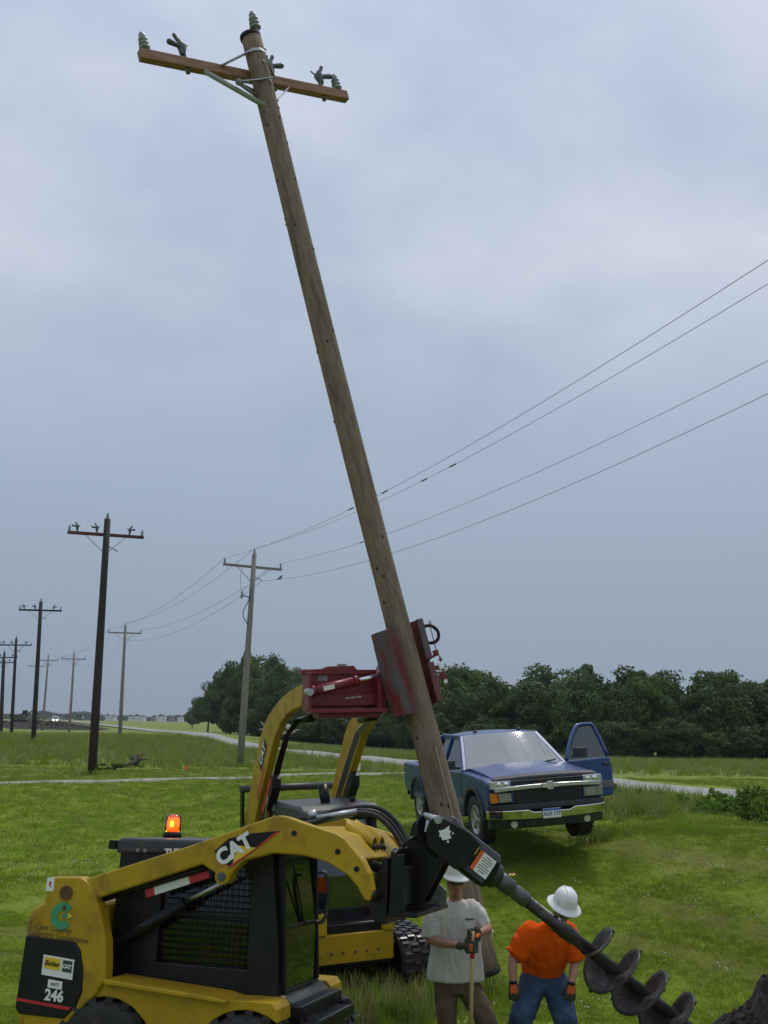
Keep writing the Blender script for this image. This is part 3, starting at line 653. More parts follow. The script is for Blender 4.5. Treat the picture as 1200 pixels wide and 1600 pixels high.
# front foot cover and bumper
MB().prism([(.70, .95), (.78, .92), (.93, .80), (1.02, .60), (1.02, .45), (.72, .45)], -.48, .48).build('front_step', BLK, sk, .03, 2)
MB().box((.99, 0, .72), (.16, 1.0, .10)).cyl((.98, -.44, .80), (1.02, -.44, .72), .06, n=10).cyl((.98, .44, .80), (1.02, .44, .72), .06, n=10).build('front_crossmember', BLK, sk, .02)
# torque tube and hose plate between the arms
MB().prism([(1.02, 2.235), (1.26, 2.172), (1.43, 2.0), (1.40, 1.965), (1.235, 2.10), (1.02, 2.16)], -.69, .69).build('arm_crossmember', YEL, sk, .015, 2)
for yy in (-.13, .09):
    Rg = MB()
    ring = [(1.13+.0*k, yy+.085*math.cos(R(a)), 2.20+.075*math.sin(R(a))) for k, a in enumerate(range(0, 181, 20))]
    outer = [[(x_, y_, z_+.02) for x_, y_, z_ in ring], [(x_+.24, y_, z_-.11) for x_, y_, z_ in ring], [(x_+.24, yy+(y_-yy)*.8, z_-.135) for x_, y_, z_ in ring], [(x_, yy+(y_-yy)*.8, z_-.005) for x_, y_, z_ in ring]]
    Rg.loft(outer, False, True, False).build('hose_guide', YEL, sk)
    MB().cyl((1.36, yy-.03, 2.075), (1.385, yy-.03, 2.06), .04, n=12).cyl((1.36, yy+.06, 2.07), (1.385, yy+.06, 2.055), .022, n=10).build('hose_port', BLK, sk)
for k, (yy, dz) in enumerate(((.22, 0), (.30, .035), (.38, .015), (.14, -.02))):
    MB().path([(.60, yy-.35, 2.16), (.78, yy-.22, 2.27+dz), (1.0, yy-.05, 2.35+dz), (1.25, yy+.05, 2.36+dz), (1.43, yy+.1, 2.22+dz), (1.54, yy+.1, 2.0), (1.62, yy, 1.82)], .022, 8).build('hydraulic_hose', RUB if k % 2 else BLK, sk)
MB().cyl((.80, -.02, 2.29), (1.12, .12, 2.36), .024, n=8).cyl((.74, .06, 2.24), (1.06, .2, 2.33), .018, n=8).cyl((.72, .0, 2.30), (.78, .03, 2.33), .04, n=8).build('hose_fitting', GAL, sk)
# quick coupler at the arm tips
MB().prism([(1.50, 1.55), (1.47, 1.66), (1.52, 1.85), (1.58, 2.02), (1.62, 2.02), (1.62, 1.52)], -.60, .60).cyl((1.54, -.80, 1.74), (1.54, .80, 1.74), .045, n=12).build('quick_coupler', BLK, sk, .012)
for s_ in (-1, 1):
    MB().cyl((1.15, s_*.30, 2.06), (1.50, s_*.30, 1.90), .04, n=10).build('tilt_cylinder', BLK, sk)
# beacon
bc = thing('warning_beacon', 'lit amber rotating beacon on the black cab roof of the near loader', 'beacon', SM @ Matrix.Translation((-.62, .10, 2.068)))
MB().lathe([(.085, -.005), (.085, .03), (.075, .045), (.02, .046)], None, 20).build('base', BLK, bc)
MB().lathe([(.072, .046), (.074, .06), (.070, .17), (.062, .19), (.03, .196), (.002, .197)], None, 24, True, False).build('lens', glass('beacon_lens', (1.0, .68, .08), .05, .97), bc)
MB().lathe([(.05, .05), (.058, .10), (.05, .16), (.01, .17)], None, 16).build('reflector', BEAC, bc)
MB().ell((.012, -.052, .115), (.017, .012, .026), 12, 8).build('bulb', BGLOW, bc)
bl_d = bpy.data.lights.new('beacon_lamp', 'POINT'); bl_d.energy = .9; bl_d.color = (1, .45, .08); bl_d.shadow_soft_size = .03
bl_o = bpy.data.objects.new('beacon_lamp', bl_d); COL.objects.link(bl_o); bl_o.parent = bc; bl_o.location = (0, .0, .12)

# ---------------------------------------------------------------- auger mount and auger
am = thing('auger_mount', 'black steel mounting frame on the arm tips of the near loader', 'mounting frame', SM)
MB().prism([(-.58, 1.60), (-.58, 2.06), (-.50, 2.09), (.50, 2.09), (.58, 2.06), (.58, 1.60)], 1.63, 1.68, 'yz').build('mount_plate', BLK, am, .01)
MB().box((1.74, 0, 1.60), (.24, 1.14, .035)).build('step_plate', BLK, am, .008)
MB().box((1.695, -.30, 1.80), (.03, .36, .30)).build('cover_plate', GRY, am, .01)
for yy in (-.578, .55): MB().prism([(1.66, 1.62), (1.66, 2.04), (1.74, 2.05), (1.76, 1.62)], yy, yy+.028).build('end_plate', BLK, am, .006)
MB().prism([(1.68, 1.62), (1.90, 1.62), (1.90, 1.74), (1.70, 1.90)], .30, .33).build('side_plate', LGR, am, .006)
for yy in (-.16, .10):
    MB().prism([(1.66, 1.62), (1.66, 2.14), (1.70, 2.28), (1.80, 2.36), (1.93, 2.33), (2.0, 2.22), (1.98, 2.0), (1.80, 1.66)], yy, yy+.035).build('gusset', BLK, am, .008)
MB().cyl((1.82, -.20, 2.27), (1.82, .18, 2.27), .035, n=12).cyl((1.82, -.235, 2.27), (1.82, -.19, 2.27), .05, n=12).build('pivot_pin', STL, am)
MB().path([(1.66, -.3, 2.10), (1.72, -.3, 2.16), (1.74, -.1, 2.17), (1.70, .0, 2.12)], .016, 7).build('hydraulic_hose', BLK, am)

AO, AT = Vector((.397, 8.72, 1.314)), Vector((2.53, 9.25, -.28))
AF = frame(AO, AT-AO, (0, 0, 1))
au = thing('earth_auger', 'black auger drive with long shaft and muddy spiral flights slanting in front of the workers', 'auger', AF)
# bracket that carries the drive (plane zx of the auger frame)
def zx(mb, poly, y0, y1):
    return mb.add([(x_, y0, z_) for z_, x_ in poly]+[(x_, y1, z_) for z_, x_ in poly], [tuple(range(len(poly))), tuple(reversed(range(len(poly), 2*len(poly))))]+[(j, j+len(poly), (j+1) % len(poly)+len(poly), (j+1) % len(poly)) for j in range(len(poly))])
br = MB()
for (y0, y1) in ((-.165, -.14), (.14, .165)): zx(br, [(-.06, .02), (-.02, .075), (.06, .10), (.26, .13), (.36, .11), (.36, -.11), (.30, -.17), (.06, -.16), (-.04, -.06)], y0, y1)
brk = br.build('drive_bracket', BLK, au, .008)
MB().cyl((.055, -.19, -.01), (.055, .19, -.01), .026, n=14).cyl((.055, .165, -.01), (.055, .18, -.01), .034, n=14).build('pivot_pin', GAL, brk)
em = MB(); yy0 = .1655
zx(em, [(.10, .075), (.115, .045), (.13, .05), (.135, .02), (.16, .01), (.15, -.01), (.135, -.03), (.115, -.05), (.095, -.035), (.08, -.045), (.07, -.02), (.045, -.01), (.07, .01), (.085, .035)], yy0, yy0+.003)
zx(em, [(.142, .055), (.157, .045), (.150, .03)], yy0, yy0+.003); zx(em, [(.150, -.022), (.165, -.03), (.155, -.042), (.143, -.038)], yy0, yy0+.003)
em.build('emblem', WHT, brk)
hs = MB(); k8 = .145
oc = [(k8, -.075), (k8, .075), (.085, .137), (-.085, .137), (-k8, .075), (-k8, -.075), (-.085, -.137), (.085, -.137)]
hs.loft([[(a, c, .10) for a, c in oc], [(a, c, .54) for a, c in oc], [(a*.93, c*.93, .575) for a, c in oc]], True, False)
hsg = hs.build('drive_housing', BLK, au, .012, 2)
MB().box((.135, .0, .36), (.03, .12, .40)).cyl((.15, 0, .17), (.165, 0, .17), .055, n=14).build('cover_plate', LGR, hsg, .01)
MB().box((.055, .1385, .305), (.07, .005, .135)).build('sticker', YDEC, hsg)
lb = MB().box((.0, .1385, .475), (.165, .005, .11)).build('sticker', WHT, hsg)
MB().box((.0, .139, .405), (.165, .005, .028)).build('sticker', mat('orange_decal', (.75, .14, .02), .5), hsg)
for k in range(7): MB().box((.062-.02*k, .1415, .475), (.006, .002, .085 if k % 3 else .05)).build('print_line', GRY, lb)
mw = Matrix.Translation((.055, .1415, .305)) @ Matrix(((0, 1, 0), (0, 0, 1), (1, 0, 0))).to_4x4()
text('WARNING', .028, BLK, hsg, mw, 'lettering', .001)
MB().box((-.10, .1385, .43), (.05, .004, .2)).build('cover_plate', PLS, hsg, .004)
bolts = MB()
for zz in (.13, .21, .29, .50):
    for xx in (-.115, ): bolts.cyl((xx, .13, zz), (xx, .15, zz), .012, n=6)
bolts.build('bolt', DKM, hsg)
MB().lathe([(.10, .575), (.105, .60), (.10, .66), (.07, .69), (.06, .72)], None, 24).build('gearbox_neck', PLS, au)
MB().lathe([(.052, .70), (.066, .72), (.066, .84), (.050, .86), (.050, .88), (.058, .90), (.058, 1.06), (.048, 1.075)], None, 20).build('hub', DKM, au)
MB().cyl((-.085, 0, .78), (.085, 0, .78), .014, n=8).path([(.075, -.03, .775), (.105, -.02, .80), (.10, .03, .80), (.075, .03, .775), (.07, 0, .77), (.075, -.03, .775)], .006, 6).build('lock_pin', mat('brass', (.6, .42, .16), .3, metal=.9), au)
MB().lathe([(.047, 1.06), (.047, 1.34), (.056, 1.35), (.058, 1.56), (.048, 1.58), (.048, 2.62), (.03, 2.72), (.004, 2.80)], None, 20).build('shaft', MUD, au)
cl = MB(); rng = random.Random(3)
for k in range(16): a = rng.uniform(-.6, 3.4); zz = rng.uniform(1.30, 1.62); cl.ell((.052*math.cos(a), .052*math.sin(a), zz), (.012, .014, .02), 7, 5)
cl.build('mud_clump', SOIL, au, kind='stuff')
def amap(o):
    for c in kids(o): amap(c)
    if o.type != 'MESH': return
    if o.matrix_basis != Matrix.Identity(4):
        l_ = o.location; o.location = (l_.x, l_.y, float(np.interp(l_.z, AZ0, AZ1))); return
    for v in o.data.vertices:
        k_ = 1+.06*float(sst(.55, .72, v.co.z)); v.co = (v.co.x*k_, v.co.y*k_, float(np.interp(v.co.z, AZ0, AZ1)))
AZ0, AZ1 = [-.2, .1, .575, .66, .72, .86, 1.06, 1.34, 1.58, 1.62, 2.62, 2.80], [-.18, .11, .66, .72, .76, .90, 1.04, 1.35, 1.57, 1.76, 2.95, 3.12]
amap(au)
FR, PI_, z0, z1, APH = .25, .300, 1.68, 2.98, 150
ns = 120; top_r = []; 
for i in range(ns+1):
    f = i/ns; z = z0+(z1-z0)*f; th = -2*math.pi*(z-z0)/PI_+R(APH)
    ro = FR*min(1, .25+f*ns/9.0, .3+(1-f)*ns/10.0); ring = []
    for j in range(7): 
        r_ = .04+(ro-.04)*j/6; r2 = r_*(1+(.03*mnoise.noise(Vector((z*25, j, 1))) if j == 6 else 0)); dz = -.035*(j/6)**2
        ring.append((r2*math.cos(th), r2*math.sin(th), z+dz))
    for j in range(6, -1, -1):
        x_, y_, z_ = ring[j]; ring.append((x_, y_, z_+.012))
    top_r.append(ring)
MB().loft(top_r, True, True).build('auger_flight', MUD, au)
cl = MB()
for k in range(70):
    f = rng.uniform(.06, 1); z = z0+(z1-z0)*f; th = -2*math.pi*(z-z0)/PI_+R(APH); r_ = FR*rng.choice((1, 1, 1, .98, .98, .93))
    if rng.random() < .45 and math.cos(th) < .2: continue
    s_ = rng.uniform(.008, .022); cl.ell((r_*math.cos(th), r_*math.sin(th), z-.02), (s_, s_, s_*.7), 7, 5)
cl.build('mud_clump', SOIL, au, kind='stuff')
for q_ in ((-.1, .05, 2.96), (.08, -.06, 2.98)): MB().beam(q_, (q_[0]*.8, q_[1]+.05, q_[2]+.10), .05, .02).build('cutting_tooth', MUD, au)

# ---------------------------------------------------------------- compact track loader
LM = veh((-.63, 14.1, -1.05), -68, 2)
tl = thing('track_loader', 'yellow rubber tracked loader behind, arms raised high holding the red pole grab', 'track loader', LM)
for s_ in (-1, 1):
    y0, y1 = sorted((s_*.56, s_*1.0))
    loop = [(x_, z_) for x_, z_ in arc(.95, .30, .285, -90, 90, 12)]+[(.4, .60), (-.1, .635), (-.5, .61)]+arc(-.95, .31, .295, 90, 270, 12)+[(-.5, .012), (.4, .012)]
    inn = [(.0+(x_)*.93, .305+(z_-.305)*.86) for x_, z_ in loop]
    k = len(loop); b_ = MB()
    vs = [(x_, y0, z_) for x_, z_ in loop]+[(x_, y1, z_) for x_, z_ in loop]+[(x_, y1, z_) for x_, z_ in inn]+[(x_, y0, z_) for x_, z_ in inn]
    b_.add(vs, [(a*k+j, a*k+(j+1) % k, ((a+1) % 4)*k+(j+1) % k, ((a+1) % 4)*k+j) for a in range(4) for j in range(k)])
    trk = b_.build('track', RUB, tl)
    # lugs
    P = [Vector((x_, 0, z_)) for x_, z_ in loop]; lug = MB(); per = sum((P[(i+1) % k]-P[i]).length for i in range(k)); nl = 58; dist = 0; i = 0; acc = 0
    for n_ in range(nl):
        want = per*n_/nl
        while acc+(P[(i+1) % k]-P[i % k]).length < want: acc += (P[(i+1) % k]-P[i % k]).length; i += 1
        a_, c_ = P[i % k], P[(i+1) % k]; d = (c_-a_).normalized(); q = a_+d*(want-acc); nrm = Vector((d.z, 0, -d.x))
        rot = Matrix((d, Vector((0, 1, 0)), d.cross(Vector((0, 1, 0))))).transposed()
        for j in range(4):
            yy = y0+(j+.5)*.11+.0
            lug.box(q+nrm*.016+Vector((0, yy, 0))+d*(.018 if (j+n_) % 2 else -.012), (.034, .085, .045), rot)
    lug.build('tread_lug', mat('worn_rubber_lug', (.05, .05, .05), .35, var=.3, spec=.6) if s_ < 0 else MATS['worn_rubber_lug'], trk, kind='stuff')
    MB().box((0, s_*.78, .32), (1.5, .26, .24)).build('track_frame', BLK, tl, .02)
    rl = MB()
    for xx, rr_ in ((.95, .235), (-.95, .24), (-.5, .12), (-.17, .12), (.17, .12), (.5, .12)): rl.cyl((xx, s_*.60, .29 if rr_ > .2 else .15), (xx, s_*.96, .29 if rr_ > .2 else .15), rr_, n=20)
    rl.build('track_roller', YEL if False else BLK, tl)
    # arms
    A2 = [(-1.62, 1.72), (-1.50, 2.0), (-1.28, 2.33), (-.81, 2.98), (-.62, 3.14), (-.40, 3.27), (.05, 3.44), (.55, 3.56), (1.0, 3.62), (1.08, 3.50), (1.02, 3.36), (.55, 3.30), (.20, 3.18), (-.12, 2.98), (-.56, 2.48), (-.92, 2.05), (-1.16, 1.72), (-1.35, 1.62)]
    y0, y1 = sorted((s_*.565, s_*.665)); ar = MB().prism(A2, y0, y1).build('loader_arm', YEL, tl, .014, 2)
    yo = s_*.668
    MB().prism([(-.88, 2.62), (-.62, 2.95), (-.46, 2.86), (-.74, 2.50)], *sorted((yo, yo-s_*.006))).build('decal', BLK, ar)
    if s_ < 0: text('CAT', .17, WHT, ar, on_side(-.68, -.672, 2.735, 52), 'lettering', .006)
    MB().prism([(-.98, 2.15), (-.62, 2.60), (-.58, 2.55), (-.93, 2.10)], *sorted((yo, yo-s_*.006))).build('stripe', REDB, ar)
    MB().prism([(-1.04, 1.80), (-.44, 2.48), (-.36, 2.42), (-.36, 2.30), (-.92, 1.72)], *sorted((s_*.50, s_*.62))).build('cylinder_guard', BLK, tl, .01)
    MB().prism([(-.86, 2.00), (-.46, 2.44), (-.40, 2.39), (-.80, 1.94)], *sorted((s_*.62, s_*.626))).build('stripe', REDB, tl)
    MB().prism([(-1.45, .75), (-1.45, 1.85), (-1.15, 1.95), (-.95, 1.5), (-.75, .75)], *sorted((s_*.54, s_*.66))).build('rear_tower', YEL, tl, .015)
    MB().beam((-1.62, s_*.70, 2.23), (-1.60, s_*.70, 1.35), .12, .04, (0, 1, 0)).build('control_link', BLK, tl, .01)
    MB().cyl((-1.1, s_*.60, .95), (-.80, s_*.60, 1.70), .05, n=12).build('lift_cylinder', BLK, tl)
    MB().cyl((-.80, s_*.60, 1.70), (-.52, s_*.60, 2.36), .026, n=12).build('cylinder_rod', STL, tl)
    MB().cyl((.20, s_*.42, 3.18), (.72, s_*.42, 3.22), .05, n=12).cyl((.70, s_*.42, 3.22), (.98, s_*.42, 3.30), .025, n=10).build('tilt_cylinder', BLK, tl)
    hp = MB()
    for kk in range(4): hp.path([(-1.18+.0*kk, s_*(.52-.022*kk), 1.75), (-.86, s_*(.52-.022*kk), 2.15), (-.50, s_*(.53-.022*kk), 2.58), (-.10, s_*(.53-.022*kk), 2.98+.01*kk), (.4, s_*(.53-.022*kk), 3.2)], .012, 6)
    hp.build('hydraulic_line', GAL if s_ > 0 else BLK, tl)
MB().cyl((-1.60, -.74, 2.22), (-1.60, .74, 2.22), .052, n=16).build('arm_crossbar', GRY, tl)
MB().box((.98, 0, 3.40), (.12, 1.1, .22)).build('quick_coupler', BLK, tl, .02)
MB().box((0, 0, .55), (2.0, 1.0, .5)).build('chassis', BLK, tl, .02)
MB().prism([(-1.75, .60), (-1.78, 1.35), (-1.60, 1.62), (-.70, 1.70), (-.66, .6)], -.53, .53).build('engine_cover', YEL, tl, .05, 3)
fb = MB().prism([(-.50, .36), (.50, .36), (.50, .69), (-.50, .69)], .95, 1.05, 'yz').build('front_bumper', YEL, tl, .012)
MB().box((1.0, -.43, .81), (.16, .14, .235)).box((1.0, .43, .81), (.16, .14, .235)).build('bumper_post', YEL, fb, .012)
MB().cyl((1.0, -.43, .925), (1.0, -.43, .935), .03, n=10).cyl((1.0, .43, .925), (1.0, .43, .935), .03, n=10).build('pin_hole', BLK, fb)
for q in range(5): MB().cyl((1.045, -.3+.15*q, .48), (1.056, -.3+.15*q, .48), .018, n=8).build('bolt', DKM, fb)
# cab
cb = MB()
for s_ in (-1, 1):
    cb.prism([(.52, .80), (.42, 2.05), (.52, 2.06), (.68, 1.3), (.70, .80)], *sorted((s_*.43, s_*.50)))
    cb.prism([(-.66, .80), (-.62, 2.05), (-.50, 2.05), (-.50, .8)], *sorted((s_*.43, s_*.50)))
    cb.prism([(-.55, .80), (-.55, 1.15), (.60, 1.15), (.60, .80)], *sorted((s_*.45, s_*.495)))
cb.box((0, 0, .82), (1.3, .98, .06)).box((-.62, 0, 1.2), (.05, .95, .75)).box((.69, 0, .86), (.05, .95, .14))
c2_ = cb.build('cab', BLK, tl, .015, 2)
MB().prism([(-.78, 1.93), (-.80, 2.04), (-.72, 2.12), (.50, 2.13), (.62, 2.08), (.66, 1.98), (.5, 1.95)], -.54, .54).build('cab_roof', GRY, tl, .045, 3)
MB().prism([(.705, .93), (.685, 1.3), (.52, 2.0), (.512, 2.0), (.677, 1.3), (.697, .93)], -.43, .43).build('windscreen', GLS, c2_)
for s_ in (-1, 1): MB().box((0, s_*.46, 1.55), (1.05, .006, .78)).build('side_window', GLS, c2_)
MB().box((-.42, 0, 1.90), (.04, .9, .25)).box((-.60, -.543, 2.03), (.16, .004, .07)).build('sticker', LGR, c2_)
MB().box((-.25, 0, 1.10), (.5, .52, .15)).box((-.46, 0, 1.48), (.12, .50, .72)).build('seat', SEAT, tl, .04, 3)
for s_ in (-1, 1): MB().cyl((.08, s_*.28, .85), (.15, s_*.28, 1.34), .016, n=8).ell((.15, s_*.28, 1.38), (.03, .03, .06), 10, 6).build('control_lever', BLK, tl)
MB().prism([(.70, .82), (.86, .80), (.98, .62), (.98, .45), (.70, .45)], -.46, .46).build('front_step', BLK, tl, .03)
MB().cyl((.15, .32, 2.12), (.15, .32, 2.19), .04, n=12).build('roof_cap', BLK, tl)
MB().cyl((.15, -.05, 2.10), (.05, -.05, 2.34), .06, .075, 14).build('work_light', BLK, tl)

# ---------------------------------------------------------------- pole setter held by the track loader
ps = thing('pole_grab', 'dark red hydraulic pole grab clamping the leaning pole', 'pole grab', LM)
MB().box((1.10, -.18, 3.52), (.05, .94, .46)).build('back_plate', RED, ps, .01)
MB().prism([(-.70, 3.74), (-.70, 3.80), (-.42, 3.81), (-.36, 3.84), (-.02, 3.85), (.02, 3.80), (.34, 3.80), (.34, 3.74)], 1.02, 1.16, 'yz').build('top_rail', RED, ps, .008)
MB().box((1.26, -.16, 3.30), (.34, .98, .05)).box((1.22, -.14, 3.245), (.22, .8, .06)).build('bottom_plate', RED, ps, .008)
MB().box((1.20, -.645, 3.53), (.26, .035, .46)).build('end_plate', RED, ps, .008)
MB().box((1.2, .27, 3.50), (.24, .04, .42)).build('end_plate', RED, ps, .008)
MB().box((1.16, -.15, 3.43), (.08, .9, .14)).build('rib', RED, ps, .008)
MB().box((1.128, -.42, 3.70), (.006, .12, .07)).build('sticker', LGR, ps)
MB().cyl((1.30, -.62, 3.535), (1.30, -.05, 3.655), .058, n=18).cyl((1.30, -.62, 3.535), (1.30, -.585, 3.542), .066, n=18).cyl((1.30, -.08, 3.649), (1.30, -.03, 3.66), .066, n=18).build('hydraulic_cylinder', RED, ps)
MB().cyl((1.30, -.05, 3.655), (1.30, .30, 3.73), .026, n=14).build('cylinder_rod', CHR, ps)
MB().cyl((1.25, -.66, 3.527), (1.37, -.66, 3.527), .045, n=14).build('pivot_pin', GAL, ps)
MB().box((1.362, -.42, 3.578), (.004, .14, .055), Matrix.Rotation(R(12), 3, 'X')).build('sticker', WHT, ps)
pl_ = MB()
for kk in range(7): pl_.box((1.204, -.14+.03*kk, 3.45+.003*kk), (.004, .018, .010 if kk % 3 else .018))
pl_.build('print_line', WHT, ps)
MB().path([(1.16, .15, 3.34), (1.25, .28, 3.32), (1.30, .36, 3.40), (1.28, .32, 3.6)], .016, 7).build('hydraulic_hose', BLK, ps)
# jaws are built round the pole: local z runs along the pole
zc = (2.78-(-.766))/pz.z; JM = LM.inverted() @ (frame(pb, pz, (1, 0, 0)) @ Matrix.Translation((0, 0, zc)))
ccx = 0
def shell(a0, a1, n, r_, z0_, z1_, th, zsl=0):
    mb = MB(); pts = [R(a0+(a1-a0)*i/n) for i in range(n+1)]; ring = []
    for a in pts: ring.append((r_*math.cos(a)+ccx, r_*math.sin(a)))
    for a in reversed(pts): ring.append(((r_-th)*math.cos(a)+ccx, (r_-th)*math.sin(a)))
    k = len(ring); mb.add([(x_, y_, z0_) for x_, y_ in ring]+[(x_, y_, z1_) for x_, y_ in ring], [(j, j+k, (j+1) % k+k, (j+1) % k) for j in range(k)]+[(j, j+1, k-2-j, k-1-j) for j in range(n)]+[(k+j, k+k-1-j, k+k-2-j, k+j+1) for j in range(n)])
    return mb
lj = shell(166, 264, 4, .36, -.55, .50, .022)
lj.build('jaw', REDW, ps, .004, 1, mtx=JM)
rb_ = MB()
for zz in (-.40, .0, .38): rb_.add(shell(174, 258, 4, .34, zz, zz+.03, .14).v, shell(174, 258, 4, .34, zz, zz+.03, .14).f)
rb_.build('jaw_rib', RED, ps, mtx=JM)
MB().beam((-.33, .02, -.25), (-.33, .02, .35), .05, .16, (0, 1, 0)).build('jaw_hinge', RED, ps, .01, mtx=JM)
MB().prism([(.24, 3.30), (.24, 3.74), (.36, 3.95), (.46, 3.98), (.52, 3.35), (.46, 3.25)], 1.12, 1.30, 'yz').cyl((1.10, .42, 3.80), (1.34, .42, 3.80), .055, n=14).build('hinge_block', RED, ps, .01)
rj = shell(6, 92, 4, .285, -.50, .56, .022); rj.build('jaw', RED, ps, .004, 1, mtx=JM)
MB().box((.275, -.07, .305), (.085, .05, .51)).box((.275, -.07, -.245), (.085, .05, .50)).build('jaw_rail', REDW, ps, .01, mtx=JM @ Matrix.Rotation(R(18), 4, 'Z'))
MB().box((.262, -.06, .03), (.03, .03, .06)).build('jaw_joint', BLK, ps, mtx=JM @ Matrix.Rotation(R(18), 4, 'Z'))
MB().path([(.30, 0, .42), (.36, -.01, .46), (.44, -.02, .44), (.50, -.02, .36), (.48, -.02, .27), (.41, -.01, .235), (.31, 0, .26)], .022, 8).build('hydraulic_hose', BLK, ps, mtx=JM @ Matrix.Rotation(R(18), 4, 'Z'))
MB().path([(.41, -.03, .12), (.41, -.03, .50), (.43, -.03, .52), (.43, -.03, .44)], .006, 6).build('valve_rod', DKM, ps, mtx=JM @ Matrix.Rotation(R(18), 4, 'Z'))
vb = MB().box((.40, -.02, .10), (.06, .06, .075)).box((.42, -.02, -.22), (.05, .06, .16)).cyl((.44, -.02, -.02), (.44, -.02, .06), .012, n=8).cyl((.44, -.02, .0), (.44, -.02, .015), .035, n=10).box((.37, 0, -.08), (.06, .05, .06))
vb.build('valve', RED, ps, .008, mtx=JM @ Matrix.Rotation(R(18), 4, 'Z'))
MB().cyl((.40, -.02, -.10), (.40, -.02, -.03), .018, n=10).cyl((.42, -.06, -.27), (.42, -.04, -.27), .026, n=12).build('hose_fitting', WHT, ps, mtx=JM @ Matrix.Rotation(R(18), 4, 'Z'))
MB().beam((.30, 0, -.2), (.40, -.02, -.2), .04, .04).beam((.30, 0, .05), (.40, -.02, .08), .03, .03).build('valve_bracket', RED, ps, mtx=JM @ Matrix.Rotation(R(18), 4, 'Z'))

# ---------------------------------------------------------------- pickup truck
TM = veh((2.20, 19.8, .24), -77.5, 4.4) @ Matrix.Diagonal((1, 1, .965, 1))
tk = thing('pickup_truck', "blue pickup truck parked on the grass with its driver's door open", 'pickup truck', TM)
Wd = .98
body = [(2.54, .60), (2.58, .78), (2.55, 1.06), (2.30, 1.12), (1.25, 1.19), (-.97, 1.18), (-.97, .52)]+[(-.9, .48), (1.16, .48)]+arc(1.75, .42, .50, 172, 8, 12)+[(2.30, .56)]
MB().prism(body, -Wd, Wd).build('body', BLUE, tk, .055, 3)
for s_ in (-1, 1):
    bp_ = [(-.99, .52), (-.99, 1.17), (-2.98, 1.20), (-3.05, 1.10), (-3.02, .62), (-2.50, .56)]+arc(-1.95, .42, .50, 20, 172, 12)+[(-1.55, .50)]
    MB().prism(bp_, *sorted((s_*(Wd-.16), s_*Wd))).build('bed_side', BLUE, tk, .04, 2)
    MB().prism(arc(1.75, .42, .56, 178, 2, 12)+arc(1.75, .42, .485, 2, 178, 12), *sorted((s_*(Wd-.05), s_*(Wd+.03)))).build('fender_flare', PLS, tk, .01)
    MB().prism(arc(-1.95, .42, .56, 178, 2, 12)+arc(-1.95, .42, .485, 2, 178, 12), *sorted((s_*(Wd-.05), s_*(Wd+.03)))).build('fender_flare', PLS, tk, .01)
    MB().prism([(-1.36, .62), (-1.36, .72), (1.20, .72), (1.20, .62)], *sorted((s_*(Wd-.01), s_*(Wd+.018)))).build('side_moulding', MLD, tk, .008)
    MB().box((0, s_*(Wd-.06), .44), (2.3, .14, .08)).build('rocker_panel', PLS, tk, .02)
    for wx in (1.75, -1.95): wheel(tk, (wx, s_*(Wd-.13), .40), .40, .265, mat('alloy_rim', (.42, .42, .42), .35, metal=.7, var=.1) if 'alloy_rim' not in MATS else MATS['alloy_rim'], 2, s_, .60, 5)
    # pillars and window frames
    cab_m = MB()
    wy = lambda z: s_*(Wd-.045-.235*max(0, (z-1.18)/.6))
    def P3(x_, z_): return (x_, wy(z_), z_)
    cab_m.beam(P3(1.22, 1.17), P3(.42, 1.76), .065, .085, (0, 1, 0)).beam(P3(-.10, 1.17), P3(-.10, 1.77), .05, .08, (0, 1, 0)).beam(P3(-.86, 1.17), P3(-.76, 1.76), .05, .13, (0, 1, 0)).beam(P3(.45, 1.765), P3(-.80, 1.775), .06, .06, (0, 0, 1)).beam(P3(1.15, 1.18), P3(-.9, 1.18), .05, .05)
    cab_m.build('window_frame', BLUE, tk, .02, 2)
    def pane(name, pts, m=GLS):
        mb = MB(); v = [Vector(P3(*p)) for p in pts]; off = Vector((0, -s_*.006, 0)); k = len(v)
        mb.add(v+[q+off for q in v], [tuple(range(k)), tuple(reversed(range(k, 2*k)))]+[(j, (j+1) % k, (j+1) % k+k, j+k) for j in range(k)]); return mb.build(name, m, tk)
    if s_ < 0: pane('side_window', [(1.10, 1.20), (.44, 1.74), (-.08, 1.75), (-.08, 1.20)])
    pane('rear_side_window', [(-.13, 1.20), (-.13, 1.75), (-.74, 1.74), (-.82, 1.20)])
# roof: crowned
rows = []
for i in range(9):
    x_ = .46-1.30*i/8; row = []
    for j in range(11):
        u = j/10*2-1; row.append((x_, u*.735, 1.765+.075*(1-abs(u)**2.6)*(1-.5*abs(i/8*2-1)**3)-.02*abs(i/8*2-1)**4))
    rows.append(row)
top_ = MB().loft(rows, False, True, False); und = [[(a, c, z_-.05) for a, c, z_ in r_] for r_ in rows]; top_.loft(und, False, True, False)
top_.loft([[r_[0] for r_ in rows], [r_[0] for r_ in und]], False, False, False).loft([[r_[-1] for r_ in rows], [r_[-1] for r_ in und]], False, False, False).loft([rows[0], und[0]], False, False, False).loft([rows[-1], und[-1]], False, False, False)
top_.build('roof', BLUE, tk)
for yy in (-.42, .42): MB().ell((.34, yy, 1.84), (.055, .04, .028), 12, 7).build('roof_light', PLS, tk)
